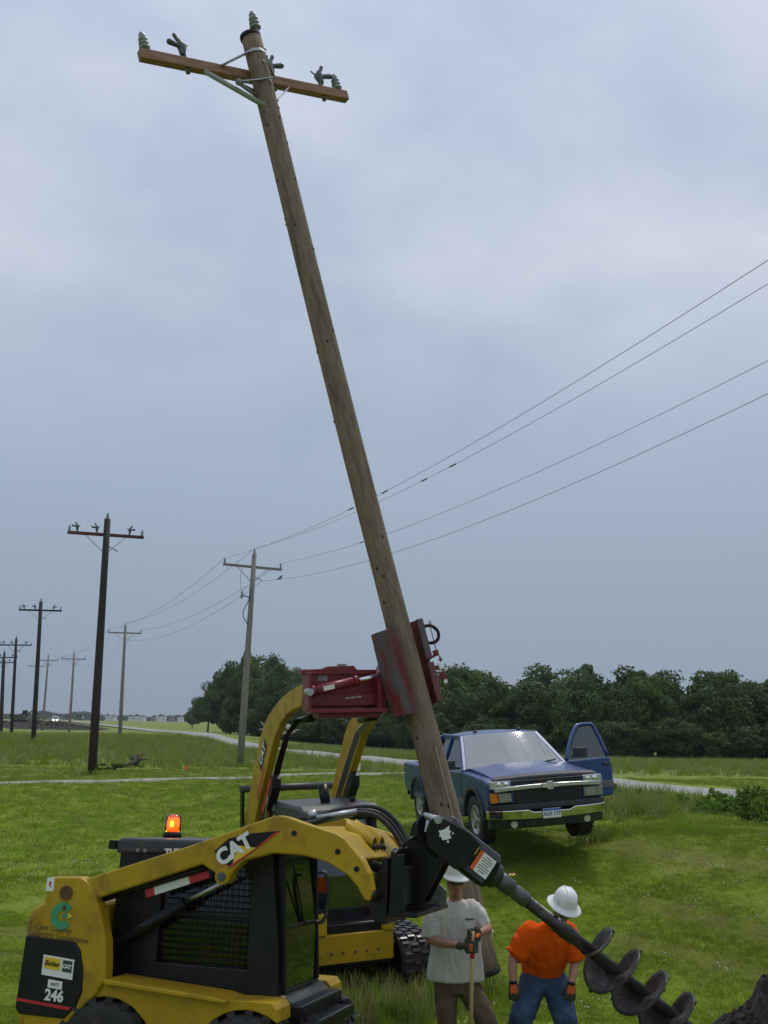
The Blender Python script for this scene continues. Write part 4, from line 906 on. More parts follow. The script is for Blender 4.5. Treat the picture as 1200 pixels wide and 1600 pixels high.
# windscreen, curved
ws = []
for i in range(7):
    f = i/6; row = []
    for j in range(13):
        u = j/12*2-1; hw = .90+(.68-.90)*f; row.append((1.23+(.46-1.23)*f+.10*(1-u*u)*(1-.4*f), u*hw, 1.19+(1.78-1.19)*f+.015*(1-u*u)))
    ws.append(row)
MB().loft(ws, False, True, False).build('windscreen', WSH, tk)
MB().path([(1.24+.10*(1-u*u), u*.92, 1.20) for u in [k_/6-1 for k_ in range(13)]], .03, 6).build('cowl', PLS, tk)
MB().box((-.80, 0, 1.48), (.012, 1.30, .46)).build('rear_window', GLS, tk)
MB().beam((-.84, -.70, 1.45), (-.78, -.68, 1.76), .06, .06).beam((-.84, .70, 1.45), (-.78, .68, 1.76), .06, .06).box((-.90, 0, 1.20), (.06, 1.8, .08)).build('cab_back', BLUE, tk)
for yy0_ in (-.38, .38):
    wp = MB(); wp.path([(1.36, yy0_-.30, 1.215), (1.33, yy0_-.05, 1.235), (1.27, yy0_+.30, 1.275)], .010, 6).path([(1.33, yy0_-.10, 1.24), (1.25, yy0_+.36, 1.285)], .012, 6); wp.build('wiper', BLK, tk)
# interior
MB().box((.80, 0, 1.19), (.55, 1.66, .10)).build('dashboard', PLS, tk, .04, 3)
for yy in (-.42, .42): MB().box((-.10, yy, 1.36), (.14, .50, .42)).box((-.13, yy, 1.63), (.09, .26, .16)).build('seat', mat('seat_cloth_grey', (.13, .13, .13), .9, var=.1) if 'seat_cloth_grey' not in MATS else MATS['seat_cloth_grey'], tk, .04, 3)
MB().path([(.50+.06*math.sin(a), .42+.17*math.cos(a), 1.30+.16*math.sin(a)) for a in [k_*math.pi/10 for k_ in range(21)]], .016, 7).build('steering_wheel', PLS, tk)
MB().box((.55, 0, 1.66), (.02, .22, .06)).build('rear_view_mirror', PLS, tk, .01)
# hood with crown and creases
rows = []
for i in range(10):
    f = i/9; x_ = 1.30+(2.60-1.30)*f; row = []
    for j in range(17):
        u = j/16*2-1; hw = .86-.03*f; z_ = 1.235-.10*f-.05*f**4+.035*(1-u*u)
        if abs(u) < .62: z_ += .02*(1-.3*f)
        row.append((x_-.05*f*u*u, u*hw, z_))
    rows.append(row)
hd = MB().loft(rows, False, True, False)
hd.loft([[(a, c, z_-.10) for a, c, z_ in rows[-1]], rows[-1]], False, True, False).loft([[r_[0] for r_ in rows], [(r_[0][0], r_[0][1], r_[0][2]-.12) for r_ in rows]], False, False, False).loft([[r_[-1] for r_ in rows], [(r_[-1][0], r_[-1][1], r_[-1][2]-.12) for r_ in rows]], False, False, False)
hd.build('hood', BLUE, tk)
gd = MB()
dfl = []
for j in range(17):
    u = j/16*2-1; x_ = 2.61-.06*u*u; dfl.append([(x_-.07, u*.86, 1.145+.03*(1-u*u)), (x_+.02, u*.87, 1.115+.03*(1-u*u)), (x_+.045, u*.87, 1.055+.03*(1-u*u)), (x_+.015, u*.86, 1.035+.03*(1-u*u))])
gd.loft(dfl, False, True, True).build('hood_deflector', PLS, tk)
# grille, bar, emblem, lamps
MB().prism([(-.58, .70), (.58, .70), (.60, 1.08), (-.60, 1.08)], 2.585, 2.672, 'yz').build('grille', mat('grille_black', (.008, .008, .009), .5), tk, .01)
gb = MB()
for k_ in range(6): gb.box((2.678, 0, .745+.055*k_), (.012, 1.12, .008))
for k_ in range(15): gb.box((2.676, -.53+1.06*k_/14, .88), (.010, .007, .34))
gb.build('grille_mesh', PLS, tk)
bar = [[(2.66+.05*(1-u*u), u*.91, .905+.03*(1-u*u)-.045*0), (2.70+.05*(1-u*u), u*.91, .915+.03*(1-u*u)), (2.70+.05*(1-u*u), u*.91, .975+.03*(1-u*u)), (2.66+.05*(1-u*u), u*.91, .985+.03*(1-u*u))] for u in [k_/8-1 for k_ in range(17)]]
MB().loft(bar, True, False, True).build('chrome_bar', mat('satin_chrome', (.55, .55, .55), .25, metal=.9, var=.08), tk, .006)
bow = [(-.135, .035), (-.125, -.035), (-.045, -.035), (-.045, -.065), (.055, -.065), (.055, -.035), (.135, -.035), (.145, .035), (.055, .035), (.055, .065), (-.045, .065), (-.045, .035)]
MB().prism([(a, .975+c) for a, c in bow], 2.752, 2.775, 'yz').build('emblem', mat('pale_gold_emblem', (.55, .54, .50), .35, metal=.6), tk, .005)
for s_ in (-1, 1):
    MB().prism([(s_*.62, .96), (s_*.955, .96), (s_*.94, 1.085), (s_*.62, 1.085)], 2.48, 2.672, 'yz').build('headlight', LAMP, tk, .012)
    MB().prism([(s_*.60, .74), (s_*.84, .74), (s_*.84, .895), (s_*.60, .895)], 2.48, 2.662, 'yz').build('headlight', mat('lower_lamp_lens', (.30, .31, .31), .15, metal=.4, coat=1) if 'lower_lamp_lens' not in MATS else MATS['lower_lamp_lens'], tk, .012)
    MB().prism([(s_*.845, .74), (s_*.955, .74), (s_*.955, .895), (s_*.845, .895)], 2.48, 2.652, 'yz').build('turn_signal', AMB if s_ < 0 else MATS['lower_lamp_lens'], tk, .012)
    lp = MB()
    for yy in (.70, .82): lp.ell((2.672, s_*yy, 1.03), (.012, .045, .04), 14, 8)
    lp.build('reflector', CHR, tk)
    MB().box((2.63, s_*.605, .90), (.10, .03, .36)).build('grille_edge', BLUE, tk, .006)
bm_ = [[(2.60-.16*abs(u)**4, u*1.0, .60), (2.76-.20*abs(u)**4, u*1.0, .62), (2.76-.20*abs(u)**4, u*1.0, .70), (2.60-.16*abs(u)**4, u*1.0, .73)] for u in [k_/10-1 for k_ in range(21)]]
MB().loft(bm_, True, False, True).build('bumper_cap', PLS, tk, .015)
ch = []
for k_ in range(21):
    u = k_/10-1; dz = .045 if .30 < abs(u) < .48 else 0; lo = .06 if abs(u) < .32 else 0
    ch.append([(2.60-.16*abs(u)**4, u*1.0, .455+.02*abs(u)), (2.775-.21*abs(u)**4, u*1.0, .455+.02*abs(u)), (2.79-.21*abs(u)**4, u*1.0, .615-lo*.7), (2.60-.16*abs(u)**4, u*1.0, .617-lo*.7)])
MB().loft(ch, True, False, True).build('chrome_bumper', CHR, tk, .012)
val = [[(2.55-.15*abs(u)**4, u*.97, .30), (2.70-.20*abs(u)**4, u*.97, .33), (2.735-.20*abs(u)**4, u*.97, .452), (2.55-.15*abs(u)**4, u*.97, .452)] for u in [k_/8-1 for k_ in range(17)]]
MB().loft(val, True, False, True).build('valance', PLS, tk, .01)
for s_ in (-1, 1):
    MB().cyl((2.66, s_*.62, .385), (2.70, s_*.62, .385), .055, n=16).build('fog_lamp', LAMP, tk)
    MB().box((2.715, s_*.36, .385), (.03, .22, .07)).build('tow_opening', MATS['grille_black'], tk)
pt_ = MB().box((2.81, -.02, .535), (.012, .305, .155)).build('licence_plate', WHT, tk, .006)
MB().box((2.8175, -.02, .592), (.002, .295, .035)).build('plate_band', mat('plate_blue', (.06, .14, .5), .4), pt_)
text('ALR 177', .082, mat('plate_text_blue', (.04, .07, .25), .5), pt_, Matrix.Translation((2.8185, -.02, .525)) @ Matrix(((0, 0, 1), (1, 0, 0), (0, 1, 0))).to_4x4(), 'lettering', .002)
# mirrors, handles, door seams on the closed side
MB().path([(1.02, -.95, 1.24), (1.02, -1.08, 1.26)], .03, 8).box((1.02, -1.16, 1.30), (.13, .22, .16)).build('mirror', PLS, tk, .035, 3)
MB().box((-.02, -.99, 1.04), (.16, .02, .045)).build('door_handle', PLS, tk, .008)
sm_ = MB()
for xx in (1.10, -.12): sm_.box((xx, -.981, .84), (.010, .006, .66))
sm_.box((-.93, -.981, .85), (.010, .006, .62)).build('door_seam', MATS['grille_black'], tk)
MB().box((-2.0, 0, .66), (2.0, 1.64, .05)).build('bed_floor', PLS, tk)
MB().box((-3.0, 0, .90), (.06, 1.66, .56)).build('tailgate', BLUE, tk, .02)
MB().box((-3.10, 0, .56), (.14, 1.9, .16)).build('rear_bumper', CHR, tk, .02)
MB().box((-.2, 0, .42), (5.0, 1.2, .16)).build('underbody', PLS, tk)
# open driver's door: local x runs from the hinge outward
DM = Matrix.Translation((1.12, Wd-.02, .06)) @ Matrix.Rotation(R(180-68), 4, 'Z')
dpan = MB().prism([(.0, .50), (0, 1.17), (1.10, 1.17), (1.14, 1.0), (1.14, .52), (1.08, .46), (.05, .46)], -.05, .05)
do = dpan.build('door', BLUE, tk, .03, 3, mtx=DM, label="blue driver's door standing wide open")
def lean(z): return .02-.235*max(0, (z-1.18)/.6)*-1*-1 if False else -.235*max(0, (z-1.18)/.6)*-1
# window frame leans inwards (local -y is the outside for this hinge direction)
def D3(x_, z_, off=0): return (x_, .24*max(0, (z_-1.17)/.6)+off, z_)
fr_ = MB().path([D3(.04, 1.18), D3(.30, 1.50), D3(.56, 1.745), D3(.70, 1.79), D3(.94, 1.785), D3(1.03, 1.71), D3(1.10, 1.18)], .036, 8)
fr_.build('window_frame', BLUE, do)
wv = [D3(.08, 1.18), D3(.58, 1.70), D3(.70, 1.75), D3(.96, 1.75), D3(1.02, 1.70), D3(1.08, 1.18)]
MB().add(wv+[(a, c+.008, z_) for a, c, z_ in wv], [tuple(range(6)), tuple(reversed(range(6, 12)))]+[(j, (j+1) % 6, (j+1) % 6+6, j+6) for j in range(6)]).build('side_window', glass('door_window_glass', (.75, .8, .8), .06, .95), do)
MB().prism([(.02, .62), (.02, .74), (1.12, .74), (1.12, .62)], -.068, -.04).build('side_moulding', MLD, do, .008)
MB().box((.98, -.062, 1.05), (.15, .03, .06)).build('door_handle', PLS, do, .01)
MB().path([(.14, -.04, 1.24), (.14, -.16, 1.27)], .03, 8).box((.14, -.25, 1.32), (.13, .24, .17)).build('mirror', PLS, do, .035, 3)
MB().box((.55, .06, .82), (.95, .04, .55)).build('door_trim', PLS, do, .02)
# ---------------------------------------------------------------- people
def grip(mb, c, axis, palm, r=.020, s=1.0, along=1):
    mb0 = mb; mb = MB()
    """five fingers closed round a shaft at c; palm is the direction from the shaft to the palm; along = side of the thumb on the axis"""
    c = Vector(c); a = Vector(axis).normalized(); p = Vector(palm); p = (p-a*p.dot(a)).normalized(); q = a.cross(p)
    mb.capsule([c+p*(r+.020)+a*(-.032), c+p*(r+.022)+a*.034], [.026, .027], 10)
    mb.capsule([c+p*(r+.024)-q*.012+a*(-.026), c+p*(r+.024)-q*.012+a*.028], [.022, .022], 10)
    for i, ln in enumerate((.92, 1.0, .96, .80)):
        off = a*((i-1.5)*.0215*along); R_ = r+.0125
        pts = [c+off+p*R_*math.cos(R(t))*1.15+q*R_*math.sin(R(t))*1.15 for t in [20, 75, 130, 130+75*ln]]
        mb.capsule(pts, [.0118, .0116, .011, .010], 8)
    off = a*(.046*along); R_ = r+.014
    mb.capsule([c+p*(r+.024)+a*.028*along-q*.016, c+off-q*R_*1.1+p*.008, c+off*1.0-q*R_*.6-p*R_*.95], [.0155, .0135, .0115], 8)
    mb0.add([c+(Vector(q_)-c)*1.22 for q_ in mb.v], mb.f, True)
def loose_hand(mb, wrist, d, nrm, side, curl=1.0):
    mb0 = mb; mb = MB(); c = Vector(wrist)
    """relaxed hand: palm from the wrist along d, back of the hand towards nrm, thumb towards side"""
    w = Vector(wrist); d = Vector(d).normalized(); n_ = Vector(nrm); n_ = (n_-d*n_.dot(d)).normalized(); s_ = Vector(side); s_ = (s_-d*s_.dot(d)-n_*s_.dot(n_)).normalized()
    for k in (-1, 0, 1): mb.capsule([w+d*.012+s_*.016*k, w+d*.088+s_*.027*k], [.019, .0185], 8)
    for i, ln in enumerate((.066, .076, .072, .056)):
        b = w+d*.088+s_*(.034-.0225*i); pts = [b]; ang = .25*curl; dd = d
        for k, f in enumerate((.45, .32, .26)):
            dd = (d*math.cos(ang)-n_*math.sin(ang)); pts.append(pts[-1]+dd*ln*f); ang += .55*curl
        mb.capsule(pts, [.0125, .0118, .011, .0095], 8)
    mb.capsule([w+d*.025+s_*.026, w+d*.055+s_*.050-n_*.012, w+d*.082+s_*.053-n_*.028, w+d*.10+s_*.046-n_*.036], [.017, .0145, .013, .011], 8)
    mb0.add([c+(Vector(q_)-c)*1.16 for q_ in mb.v], mb.f, True)
def head_parts(mb, c, fwd, up, s=1.0):
    c = Vector(c); f = Vector(fwd).normalized(); u = Vector(up); u = (u-f*u.dot(f)).normalized(); l = u.cross(f)
    Rm = Matrix((f, l, u)).transposed()
    def q(a, b, d): return c+f*a*s+l*b*s+u*d*s
    mb.ell(q(-.005, 0, .03), (.096*s, .076*s, .100*s), 16, 10, Rm)
    mb.capsule([q(.022, 0, -.035), q(.045, 0, -.088)], [.062*s, .040*s], 14)
    mb.capsule([q(.0, .038, -.06), q(.045, .018, -.092)], [.032*s, .026*s], 10).capsule([q(.0, -.038, -.06), q(.045, -.018, -.092)], [.032*s, .026*s], 10)
    mb.capsule([q(.082, 0, .020), q(.102, 0, -.018), q(.098, 0, -.026)], [.010*s, .016*s, .013*s], 8)
    mb.capsule([q(.085, .014, -.030), q(.085, -.014, -.030)], [.011*s, .011*s], 8)
    mb.capsule([q(.080, .022, -.058), q(.083, 0, -.056), q(.080, -.022, -.058)], [.009*s, .012*s, .009*s], 8)
    mb.capsule([q(.078, .020, -.070), q(.080, 0, -.071), q(.078, -.020, -.070)], [.009*s, .011*s, .009*s], 8)
    mb.capsule([q(.077, .040, .030), q(.088, .012, .033)], [.010*s, .010*s], 8).capsule([q(.077, -.040, .030), q(.088, -.012, .033)], [.010*s, .010*s], 8)
    for sd in (-1, 1): mb.ell(q(-.005, .080*sd, -.005), (.020*s, .010*s, .034*s), 10, 7, Rm)
    return Rm
def face_extras(root, c, fwd, up, s=1.0, beard=False):
    c = Vector(c); f = Vector(fwd).normalized(); u = Vector(up); u = (u-f*u.dot(f)).normalized(); l = u.cross(f)
    def q(a, b, d): return c+f*a*s+l*b*s+u*d*s
    mb = MB()
    for sd in (-1, 1):
        pts = [q(.100-.25*(abs(b)-.008)**1.25*3.2, sd*b, .012) for b in (.008, .025, .045, .062)]
        mb.path(pts, [.015, .021, .020, .013], 10, flat=.28, side=u)
        mb.path([q(.078, sd*.066, .016), q(.03, sd*.080, .014), q(-.02, sd*.082, .006)], .004, 6)
    mb.path([q(.104, .012, .016), q(.104, -.012, .016)], .004, 6)
    mb.build('sunglasses', SHADE, root)
    MB().path([q(.0885, .024, -.064), q(.0925, 0, -.0635), q(.0885, -.024, -.064)], .0035, 6).build('mouth', mat('lip', (.22, .08, .06), .6) if 'lip' not in MATS else MATS['lip'], root)
    hb = MB(); hb.ell(q(-.035, 0, .012), (.075*s, .079*s, .078*s), 14, 9, Matrix((f, l, u)).transposed())
    hb.build('hair', HAIR, root)
def hard_hat(root, c, fwd, up, full):
    c = Vector(c); u = Vector(up).normalized(); f = Vector(fwd); f = (f-u*f.dot(u)).normalized(); l = u.cross(f)
    M_ = Matrix((f, l, u)).transposed().to_4x4(); M_.translation = c
    mb = MB(); rings = []; n = 40
    prof = [(1.0, 0), (1.0, .02), (.985, .05), (.93, .085), (.80, .12), (.58, .145), (.30, .157), (.02, .160)]
    def ring(k, z, ex=0):
        out = []
        for j in range(n):
            a = 2*math.pi*j/n; ca, sa = math.cos(a), math.sin(a)
            out.append(M_ @ Vector(((.128*k)*ca+ex*ca*(1.0 if full else max(0, ca)), (.112*k)*sa+ex*sa*(1.0 if full else max(0, ca)), z-(.012*(ex/.05) if ex else 0)-(.012*max(0, ca)*(ex/.05) if ex else 0))))
        return out
    e_ = .048 if full else .055
    rings = [ring(.96, .0), ring(1.0, -.006, e_*.9), ring(1.02, -.002, e_), ring(1.02, .004, e_), ring(1.0, .010, e_*.85), ring(1.0, .014)]+[ring(k, z) for k, z in prof[1:]]
    mb.loft(rings, True, True)
    h = mb.build('hard_hat', WHTP, root)
    rg = MB()
    for yy in (-.030, 0, .030):
        pts = []
        for t_ in range(13):
            a = R(20+140*t_/12); pts.append(M_ @ Vector((.128*math.cos(a)*1.0, yy*(.6+.4*math.sin(a)), .158*math.sin(a)**.75+.002)))
        rg.path(pts, [.004]+[.008]*11+[.004], 8)
    rg.build('hat_ridge', WHTP, h)
    return h

def ring_e(c, hx, hy, n=22, rot=0, sq=2.4):
    out = []
    for j in range(n):
        a = 2*math.pi*j/n; ca, sa = math.cos(a), math.sin(a)
        x_ = hx*math.copysign(abs(ca)**(2/sq), ca); y_ = hy*math.copysign(abs(sa)**(2/sq), sa)
        out.append((c[0]+x_*math.cos(rot)-y_*math.sin(rot), c[1]+x_*math.sin(rot)+y_*math.cos(rot), c[2]))
    return out
# --- worker in the grey shirt
r1 = Vector((.78, 10.3, gzf(.78, 10.3))); m1 = thing('person', 'worker in white hard hat, grey t-shirt and brown trousers leaning on a shovel', 'person', Matrix.Translation(r1))
def W1(*p): return Vector(p)-r1
def L1(l): return [W1(*p) for p in l]
face1 = W1(.737, 10.26, .645)
bd = MB(); head_parts(bd, face1, (.10, -1, -.10), (0, 0, 1))
bd.capsule(L1([(.737, 10.30, .44), (.737, 10.28, .60)]), [.066, .060], 14)
bd.loft([[Vector(p)-r1 for p in ring_e(c, a, b)] for c, a, b in [((.745, 10.33, -.25), .17, .11), ((.745, 10.32, .0), .17, .105), ((.745, 10.32, .25), .19, .11), ((.74, 10.32, .38), .185, .095), ((.738, 10.31, .45), .10, .07)]])
bd.capsule(L1([(.555, 10.31, .385), (.512, 10.29, .20), (.502, 10.25, .135)]), [.058, .046, .042], 12)
bd.capsule(L1([(.502, 10.25, .135), (.60, 10.15, .125), (.745, 10.03, .125)]), [.043, .041, .029], 12)
bd.capsule(L1([(.925, 10.31, .395), (1.00, 10.28, .30), (1.035, 10.22, .235)]), [.058, .047, .042], 12)
bd.capsule(L1([(1.035, 10.22, .235), (1.00, 10.12, .245), (.925, 10.0, .235)]), [.042, .039, .028], 12)
bd.capsule(L1([(.62, 10.34, -.2), (.655, 10.3, -.58), (.655, 10.38, -.92)]), [.075, .055, .04], 12)
bd.capsule(L1([(.86, 10.34, -.2), (1.035, 10.24, -.57), (1.10, 10.30, -.92)]), [.075, .055, .04], 12)
link(remesh(bd, .010, 2), 'body', SKIN, m1)
sh = MB()
sh.loft([[Vector(p)-r1 for p in ring_e(c, a, b, sq=2.3)] for c, a, b in [((.742, 10.33, -.225), .262, .165), ((.742, 10.33, -.20), .262, .165), ((.745, 10.33, -.05), .248, .155), ((.748, 10.33, .10), .232, .145), ((.75, 10.32, .25), .225, .142), ((.748, 10.32, .34), .222, .132), ((.744, 10.32, .41), .195, .112), ((.74, 10.315, .455), .125, .09), ((.738, 10.31, .475), .082, .076)]])
sh.capsule(L1([(.60, 10.32, .375), (.545, 10.31, .30), (.528, 10.29, .225)]), [.098, .098, .092], 16)
sh.loft([[q+W1(.545, 10.31, .30) for q in [Vector((.105*math.cos(a_), .092*math.sin(a_), 0)) for a_ in [k_*math.pi/8 for k_ in range(16)]]], [q+W1(.522, 10.285, .165) for q in [Vector((.104*math.cos(a_), .095*math.sin(a_), .02*math.cos(a_))) for a_ in [k_*math.pi/8 for k_ in range(16)]]]])
sh.capsule(L1([(.885, 10.32, .39), (.945, 10.31, .34), (.985, 10.285, .28)]), [.092, .090, .082], 16)
sh.loft([[q+W1(.945, 10.31, .34) for q in [Vector((.088*math.cos(a_), .09*math.sin(a_), -.05*math.cos(a_))) for a_ in [k_*math.pi/8 for k_ in range(16)]]], [q+W1(1.015, 10.265, .235) for q in [Vector((.082*math.cos(a_), .088*math.sin(a_), -.045*math.cos(a_))) for a_ in [k_*math.pi/8 for k_ in range(16)]]]])
link(remesh(sh, .011, 5, .011, 4.6, (2.2, 1.5, .55)), 'shirt', TSH, m1)
tr_ = MB()
tr_.loft([[Vector(p)-r1 for p in ring_e(c, a, b)] for c, a, b in [((.745, 10.335, -.14), .185, .125), ((.745, 10.335, -.25), .195, .135), ((.745, 10.335, -.33), .18, .125)]])
tr_.capsule(L1([(.655, 10.335, -.26), (.66, 10.31, -.58), (.658, 10.36, -.80), (.655, 10.38, -.93)]), [.112, .086, .078, .076], 16)
tr_.capsule(L1([(.845, 10.335, -.26), (1.02, 10.25, -.56), (1.08, 10.28, -.78), (1.11, 10.31, -.93)]), [.115, .092, .082, .078], 16)
link(remesh(tr_, .012, 4, .010, 6, (.9, .9, 1.0)), 'trousers', PANT, m1)
for fx_, fy_ in ((.655, 10.38), (1.11, 10.31)):
    bt = MB(); bt.capsule(L1([(fx_, fy_+.03, -.93), (fx_+.02, fy_-.16, -.96)]), [.055, .045], 12); bt.capsule(L1([(fx_, fy_, -.95), (fx_, fy_, -.84)]), [.056, .055], 12); bt.box(W1(fx_+.008, fy_-.06, -.99), (.10, .30, .03)); bt.build('boot', BOOT, m1)
sa = Vector((.0215, 0, 1.0)).normalized()
def on_shaft(z): return Vector((.8695, 9.965, .10))+sa*((z-.10)/sa.z)
g = MB(); grip(g, on_shaft(.135)-r1, sa, (-.75, .55, 0), .019, 1, 1); g.capsule([on_shaft(.135)-r1+Vector((-.045, .035, 0)), W1(.755, 10.02, .127)], [.030, .036], 12)
link(remesh(g, .0045, 2), 'glove', GLV, m1)
MB().capsule([on_shaft(.135)-r1+Vector((-.018, -.040, .02)), on_shaft(.135)-r1+Vector((-.020, -.040, -.02))], [.018, .018], 10).build('glove_patch', GLVO, m1)
g = MB(); grip(g, on_shaft(.232)-r1, sa, (.75, .55, .15), .019, 1, -1); g.capsule([on_shaft(.232)-r1+Vector((.045, .035, .004)), W1(.925, 10.005, .238)], [.030, .035], 12)
link(remesh(g, .0045, 2), 'glove', GLV, m1)
MB().capsule([on_shaft(.235)-r1+Vector((.05, -.002, .0)), on_shaft(.235)-r1+Vector((.03, -.036, -.012))], [.022, .014], 10).build('glove_patch', GLVO, m1)
face_extras(m1, face1, (.10, -1, -.10), (0, 0, 1))
hard_hat(m1, face1+Vector((0, 0, .070)), (.14, -1, -.06), (.02, -.10, 1), False)
MB().box(W1(.86, 10.183, .33), (.085, .004, .012)).build('pocket_print', MATS['charcoal_plastic'], m1)
sv = thing('shovel', 'long wooden shovel handle with red collar in the grey-shirted worker\'s gloves', 'shovel', Matrix.Translation(on_shaft(-.98)))
b0 = on_shaft(-.98)
MB().path([on_shaft(-.80)-b0, on_shaft(.0)-b0, on_shaft(.262)-b0], [.018, .019, .018], 14).build('handle', ASH, sv)
MB().path([on_shaft(.035)-b0, on_shaft(.105)-b0], [.0205, .0205], 14).build('collar', REDB, sv)
MB().path([on_shaft(-.70)-b0, on_shaft(-.82)-b0], [.024, .022], 12).add([(-.11, .01, .20), (0, .03, .20), (.11, .01, .20), (-.10, -.01, .05), (0, .02, .05), (.10, -.01, .05), (-.03, -.03, -.10), (0, -.02, -.12), (.03, -.03, -.10)], [(0, 1, 4, 3), (1, 2, 5, 4), (3, 4, 7, 6), (4, 5, 8, 7)]).build('blade', DKM, sv)

# --- worker in the orange shirt, bending forward
r2 = Vector((1.60, 10.45, gzf(1.60, 10.45))); m2 = thing('person', 'worker in orange t-shirt, jeans and full brim white hard hat, bending forward', 'person', Matrix.Translation(r2))
def W2(*p): return Vector(p)-r2
def L2(l): return [W2(*p) for p in l]
face2 = W2(1.725, 10.15, .42); hf, hu = (.12, -1, -.55), (.2, -.45, 1)
bd = MB(); head_parts(bd, face2, hf, hu)
bd.capsule(L2([(1.64, 10.36, .23), (1.70, 10.22, .33)]), [.068, .060], 14)
bd.loft([[Vector(p)-r2 for p in ring_e(c, a, b)] for c, a, b in [((1.60, 10.56, -.30), .17, .12), ((1.60, 10.52, -.1), .165, .115), ((1.61, 10.44, .10), .20, .12), ((1.63, 10.40, .20), .20, .10), ((1.63, 10.38, .26), .10, .07)]])
bd.capsule(L2([(1.385, 10.40, .165), (1.325, 10.38, .02), (1.285, 10.36, -.03)]), [.06, .05, .045], 12)
bd.capsule(L2([(1.285, 10.36, -.03), (1.272, 10.30, -.13), (1.268, 10.24, -.225)]), [.046, .044, .030], 12)
bd.capsule(L2([(1.86, 10.40, .18), (1.875, 10.38, .02), (1.872, 10.36, -.06)]), [.06, .05, .044], 12)
bd.capsule(L2([(1.872, 10.36, -.06), (1.835, 10.28, -.14), (1.80, 10.20, -.215)]), [.045, .043, .030], 12)
bd.capsule(L2([(1.49, 10.55, -.25), (1.345, 10.32, -.58), (1.27, 10.45, -.92)]), [.085, .06, .045], 12)
bd.capsule(L2([(1.71, 10.55, -.25), (1.775, 10.32, -.58), (1.83, 10.45, -.92)]), [.085, .06, .045], 12)
link(remesh(bd, .010, 2), 'body', SKIN, m2)
sh = MB()
sh.loft([[Vector(p)-r2 for p in ring_e(c, a, b, sq=2.3)] for c, a, b in [((1.595, 10.56, -.225), .19, .145), ((1.595, 10.555, -.20), .192, .148), ((1.60, 10.51, -.10), .212, .165), ((1.61, 10.45, .02), .235, .165), ((1.622, 10.41, .12), .245, .155), ((1.63, 10.39, .19), .225, .13), ((1.64, 10.37, .245), .15, .10), ((1.655, 10.34, .285), .085, .078)]])
sh.capsule(L2([(1.45, 10.40, .175), (1.385, 10.385, .09), (1.352, 10.375, .02)]), [.108, .108, .098], 16)
sh.loft([[q+W2(1.385, 10.385, .09) for q in [Vector((.112*math.cos(a_), .098*math.sin(a_), .04*math.cos(a_))) for a_ in [k_*math.pi/8 for k_ in range(16)]]], [q+W2(1.322, 10.37, -.005) for q in [Vector((.100*math.cos(a_), .095*math.sin(a_), -.05*math.cos(a_))) for a_ in [k_*math.pi/8 for k_ in range(16)]]]])
sh.capsule(L2([(1.80, 10.40, .185), (1.855, 10.385, .10), (1.88, 10.37, .03)]), [.102, .100, .090], 16)
sh.loft([[q+W2(1.855, 10.385, .10) for q in [Vector((.10*math.cos(a_), .095*math.sin(a_), -.04*math.cos(a_))) for a_ in [k_*math.pi/8 for k_ in range(16)]]], [q+W2(1.888, 10.365, -.035) for q in [Vector((.095*math.cos(a_), .095*math.sin(a_), .035*math.cos(a_))) for a_ in [k_*math.pi/8 for k_ in range(16)]]]])
link(remesh(sh, .011, 5, .011, 4.6, (2.0, 1.4, .65)), 'shirt', ORG, m2)
tr_ = MB()
tr_.loft([[Vector(p)-r2 for p in ring_e(c, a, b)] for c, a, b in [((1.60, 10.57, -.12), .178, .125), ((1.60, 10.57, -.24), .20, .145), ((1.60, 10.56, -.34), .19, .135)]])
tr_.capsule(L2([(1.505, 10.54, -.28), (1.35, 10.33, -.57), (1.30, 10.39, -.75), (1.27, 10.45, -.93)]), [.128, .104, .09, .085], 16)
tr_.capsule(L2([(1.70, 10.54, -.28), (1.765, 10.33, -.57), (1.80, 10.39, -.75), (1.83, 10.45, -.93)]), [.128, .104, .09, .085], 16)
link(remesh(tr_, .012, 4, .011, 6, (.9, .9, 1.0)), 'trousers', JEAN, m2)
MB().path([W2(1.60+.182*math.cos(a), 10.57+.13*math.sin(a), -.155) for a in [k_*math.pi/12 for k_ in range(25)]], .018, 8, flat=.35, side=(0, 0, 1)).build('belt', BOOT, m2)
for fx_, fy_ in ((1.27, 10.45), (1.83, 10.45)):
    bt = MB(); bt.capsule(L2([(fx_, fy_+.03, -.93), (fx_, fy_-.16, -.96)]), [.055, .045], 12); bt.capsule(L2([(fx_, fy_, -.95), (fx_, fy_, -.84)]), [.056, .055], 12); bt.box(W2(fx_, fy_-.06, -.99), (.10, .30, .03)); bt.build('boot', BOOT, m2)
for (w_, d_, sd_) in (((1.268, 10.24, -.222), (.06, -.10, -1), (1, -.1, 0)), ((1.80, 10.20, -.212), (-.12, -.10, -1), (-1, -.1, 0))):
    g = MB(); loose_hand(g, W2(*w_), d_, (0, -1, .1), sd_, 1.15); link(remesh(g, .0045, 2), 'glove', GLV, m2)
    dv = Vector(d_).normalized()
    bk = MB()
    for k_ in (-1, 0, 1): bk.capsule([W2(*w_)+dv*.02+Vector((.015*k_, -.008, 0)), W2(*w_)+dv*.082+Vector((.023*k_, -.008, 0))], [.0195, .0185], 8)
    link(remesh(bk, .005, 2), 'glove_back', GLVO, m2)
    MB().path([W2(*w_)-dv*.012, W2(*w_)+dv*.016], [.036, .037], 14).build('glove_cuff', BLK, m2)
face_extras(m2, face2, hf, hu)
hard_hat(m2, face2+Vector((.012, -.018, .062)), (.12, -1, -.45), (.26, -.36, 1), True)

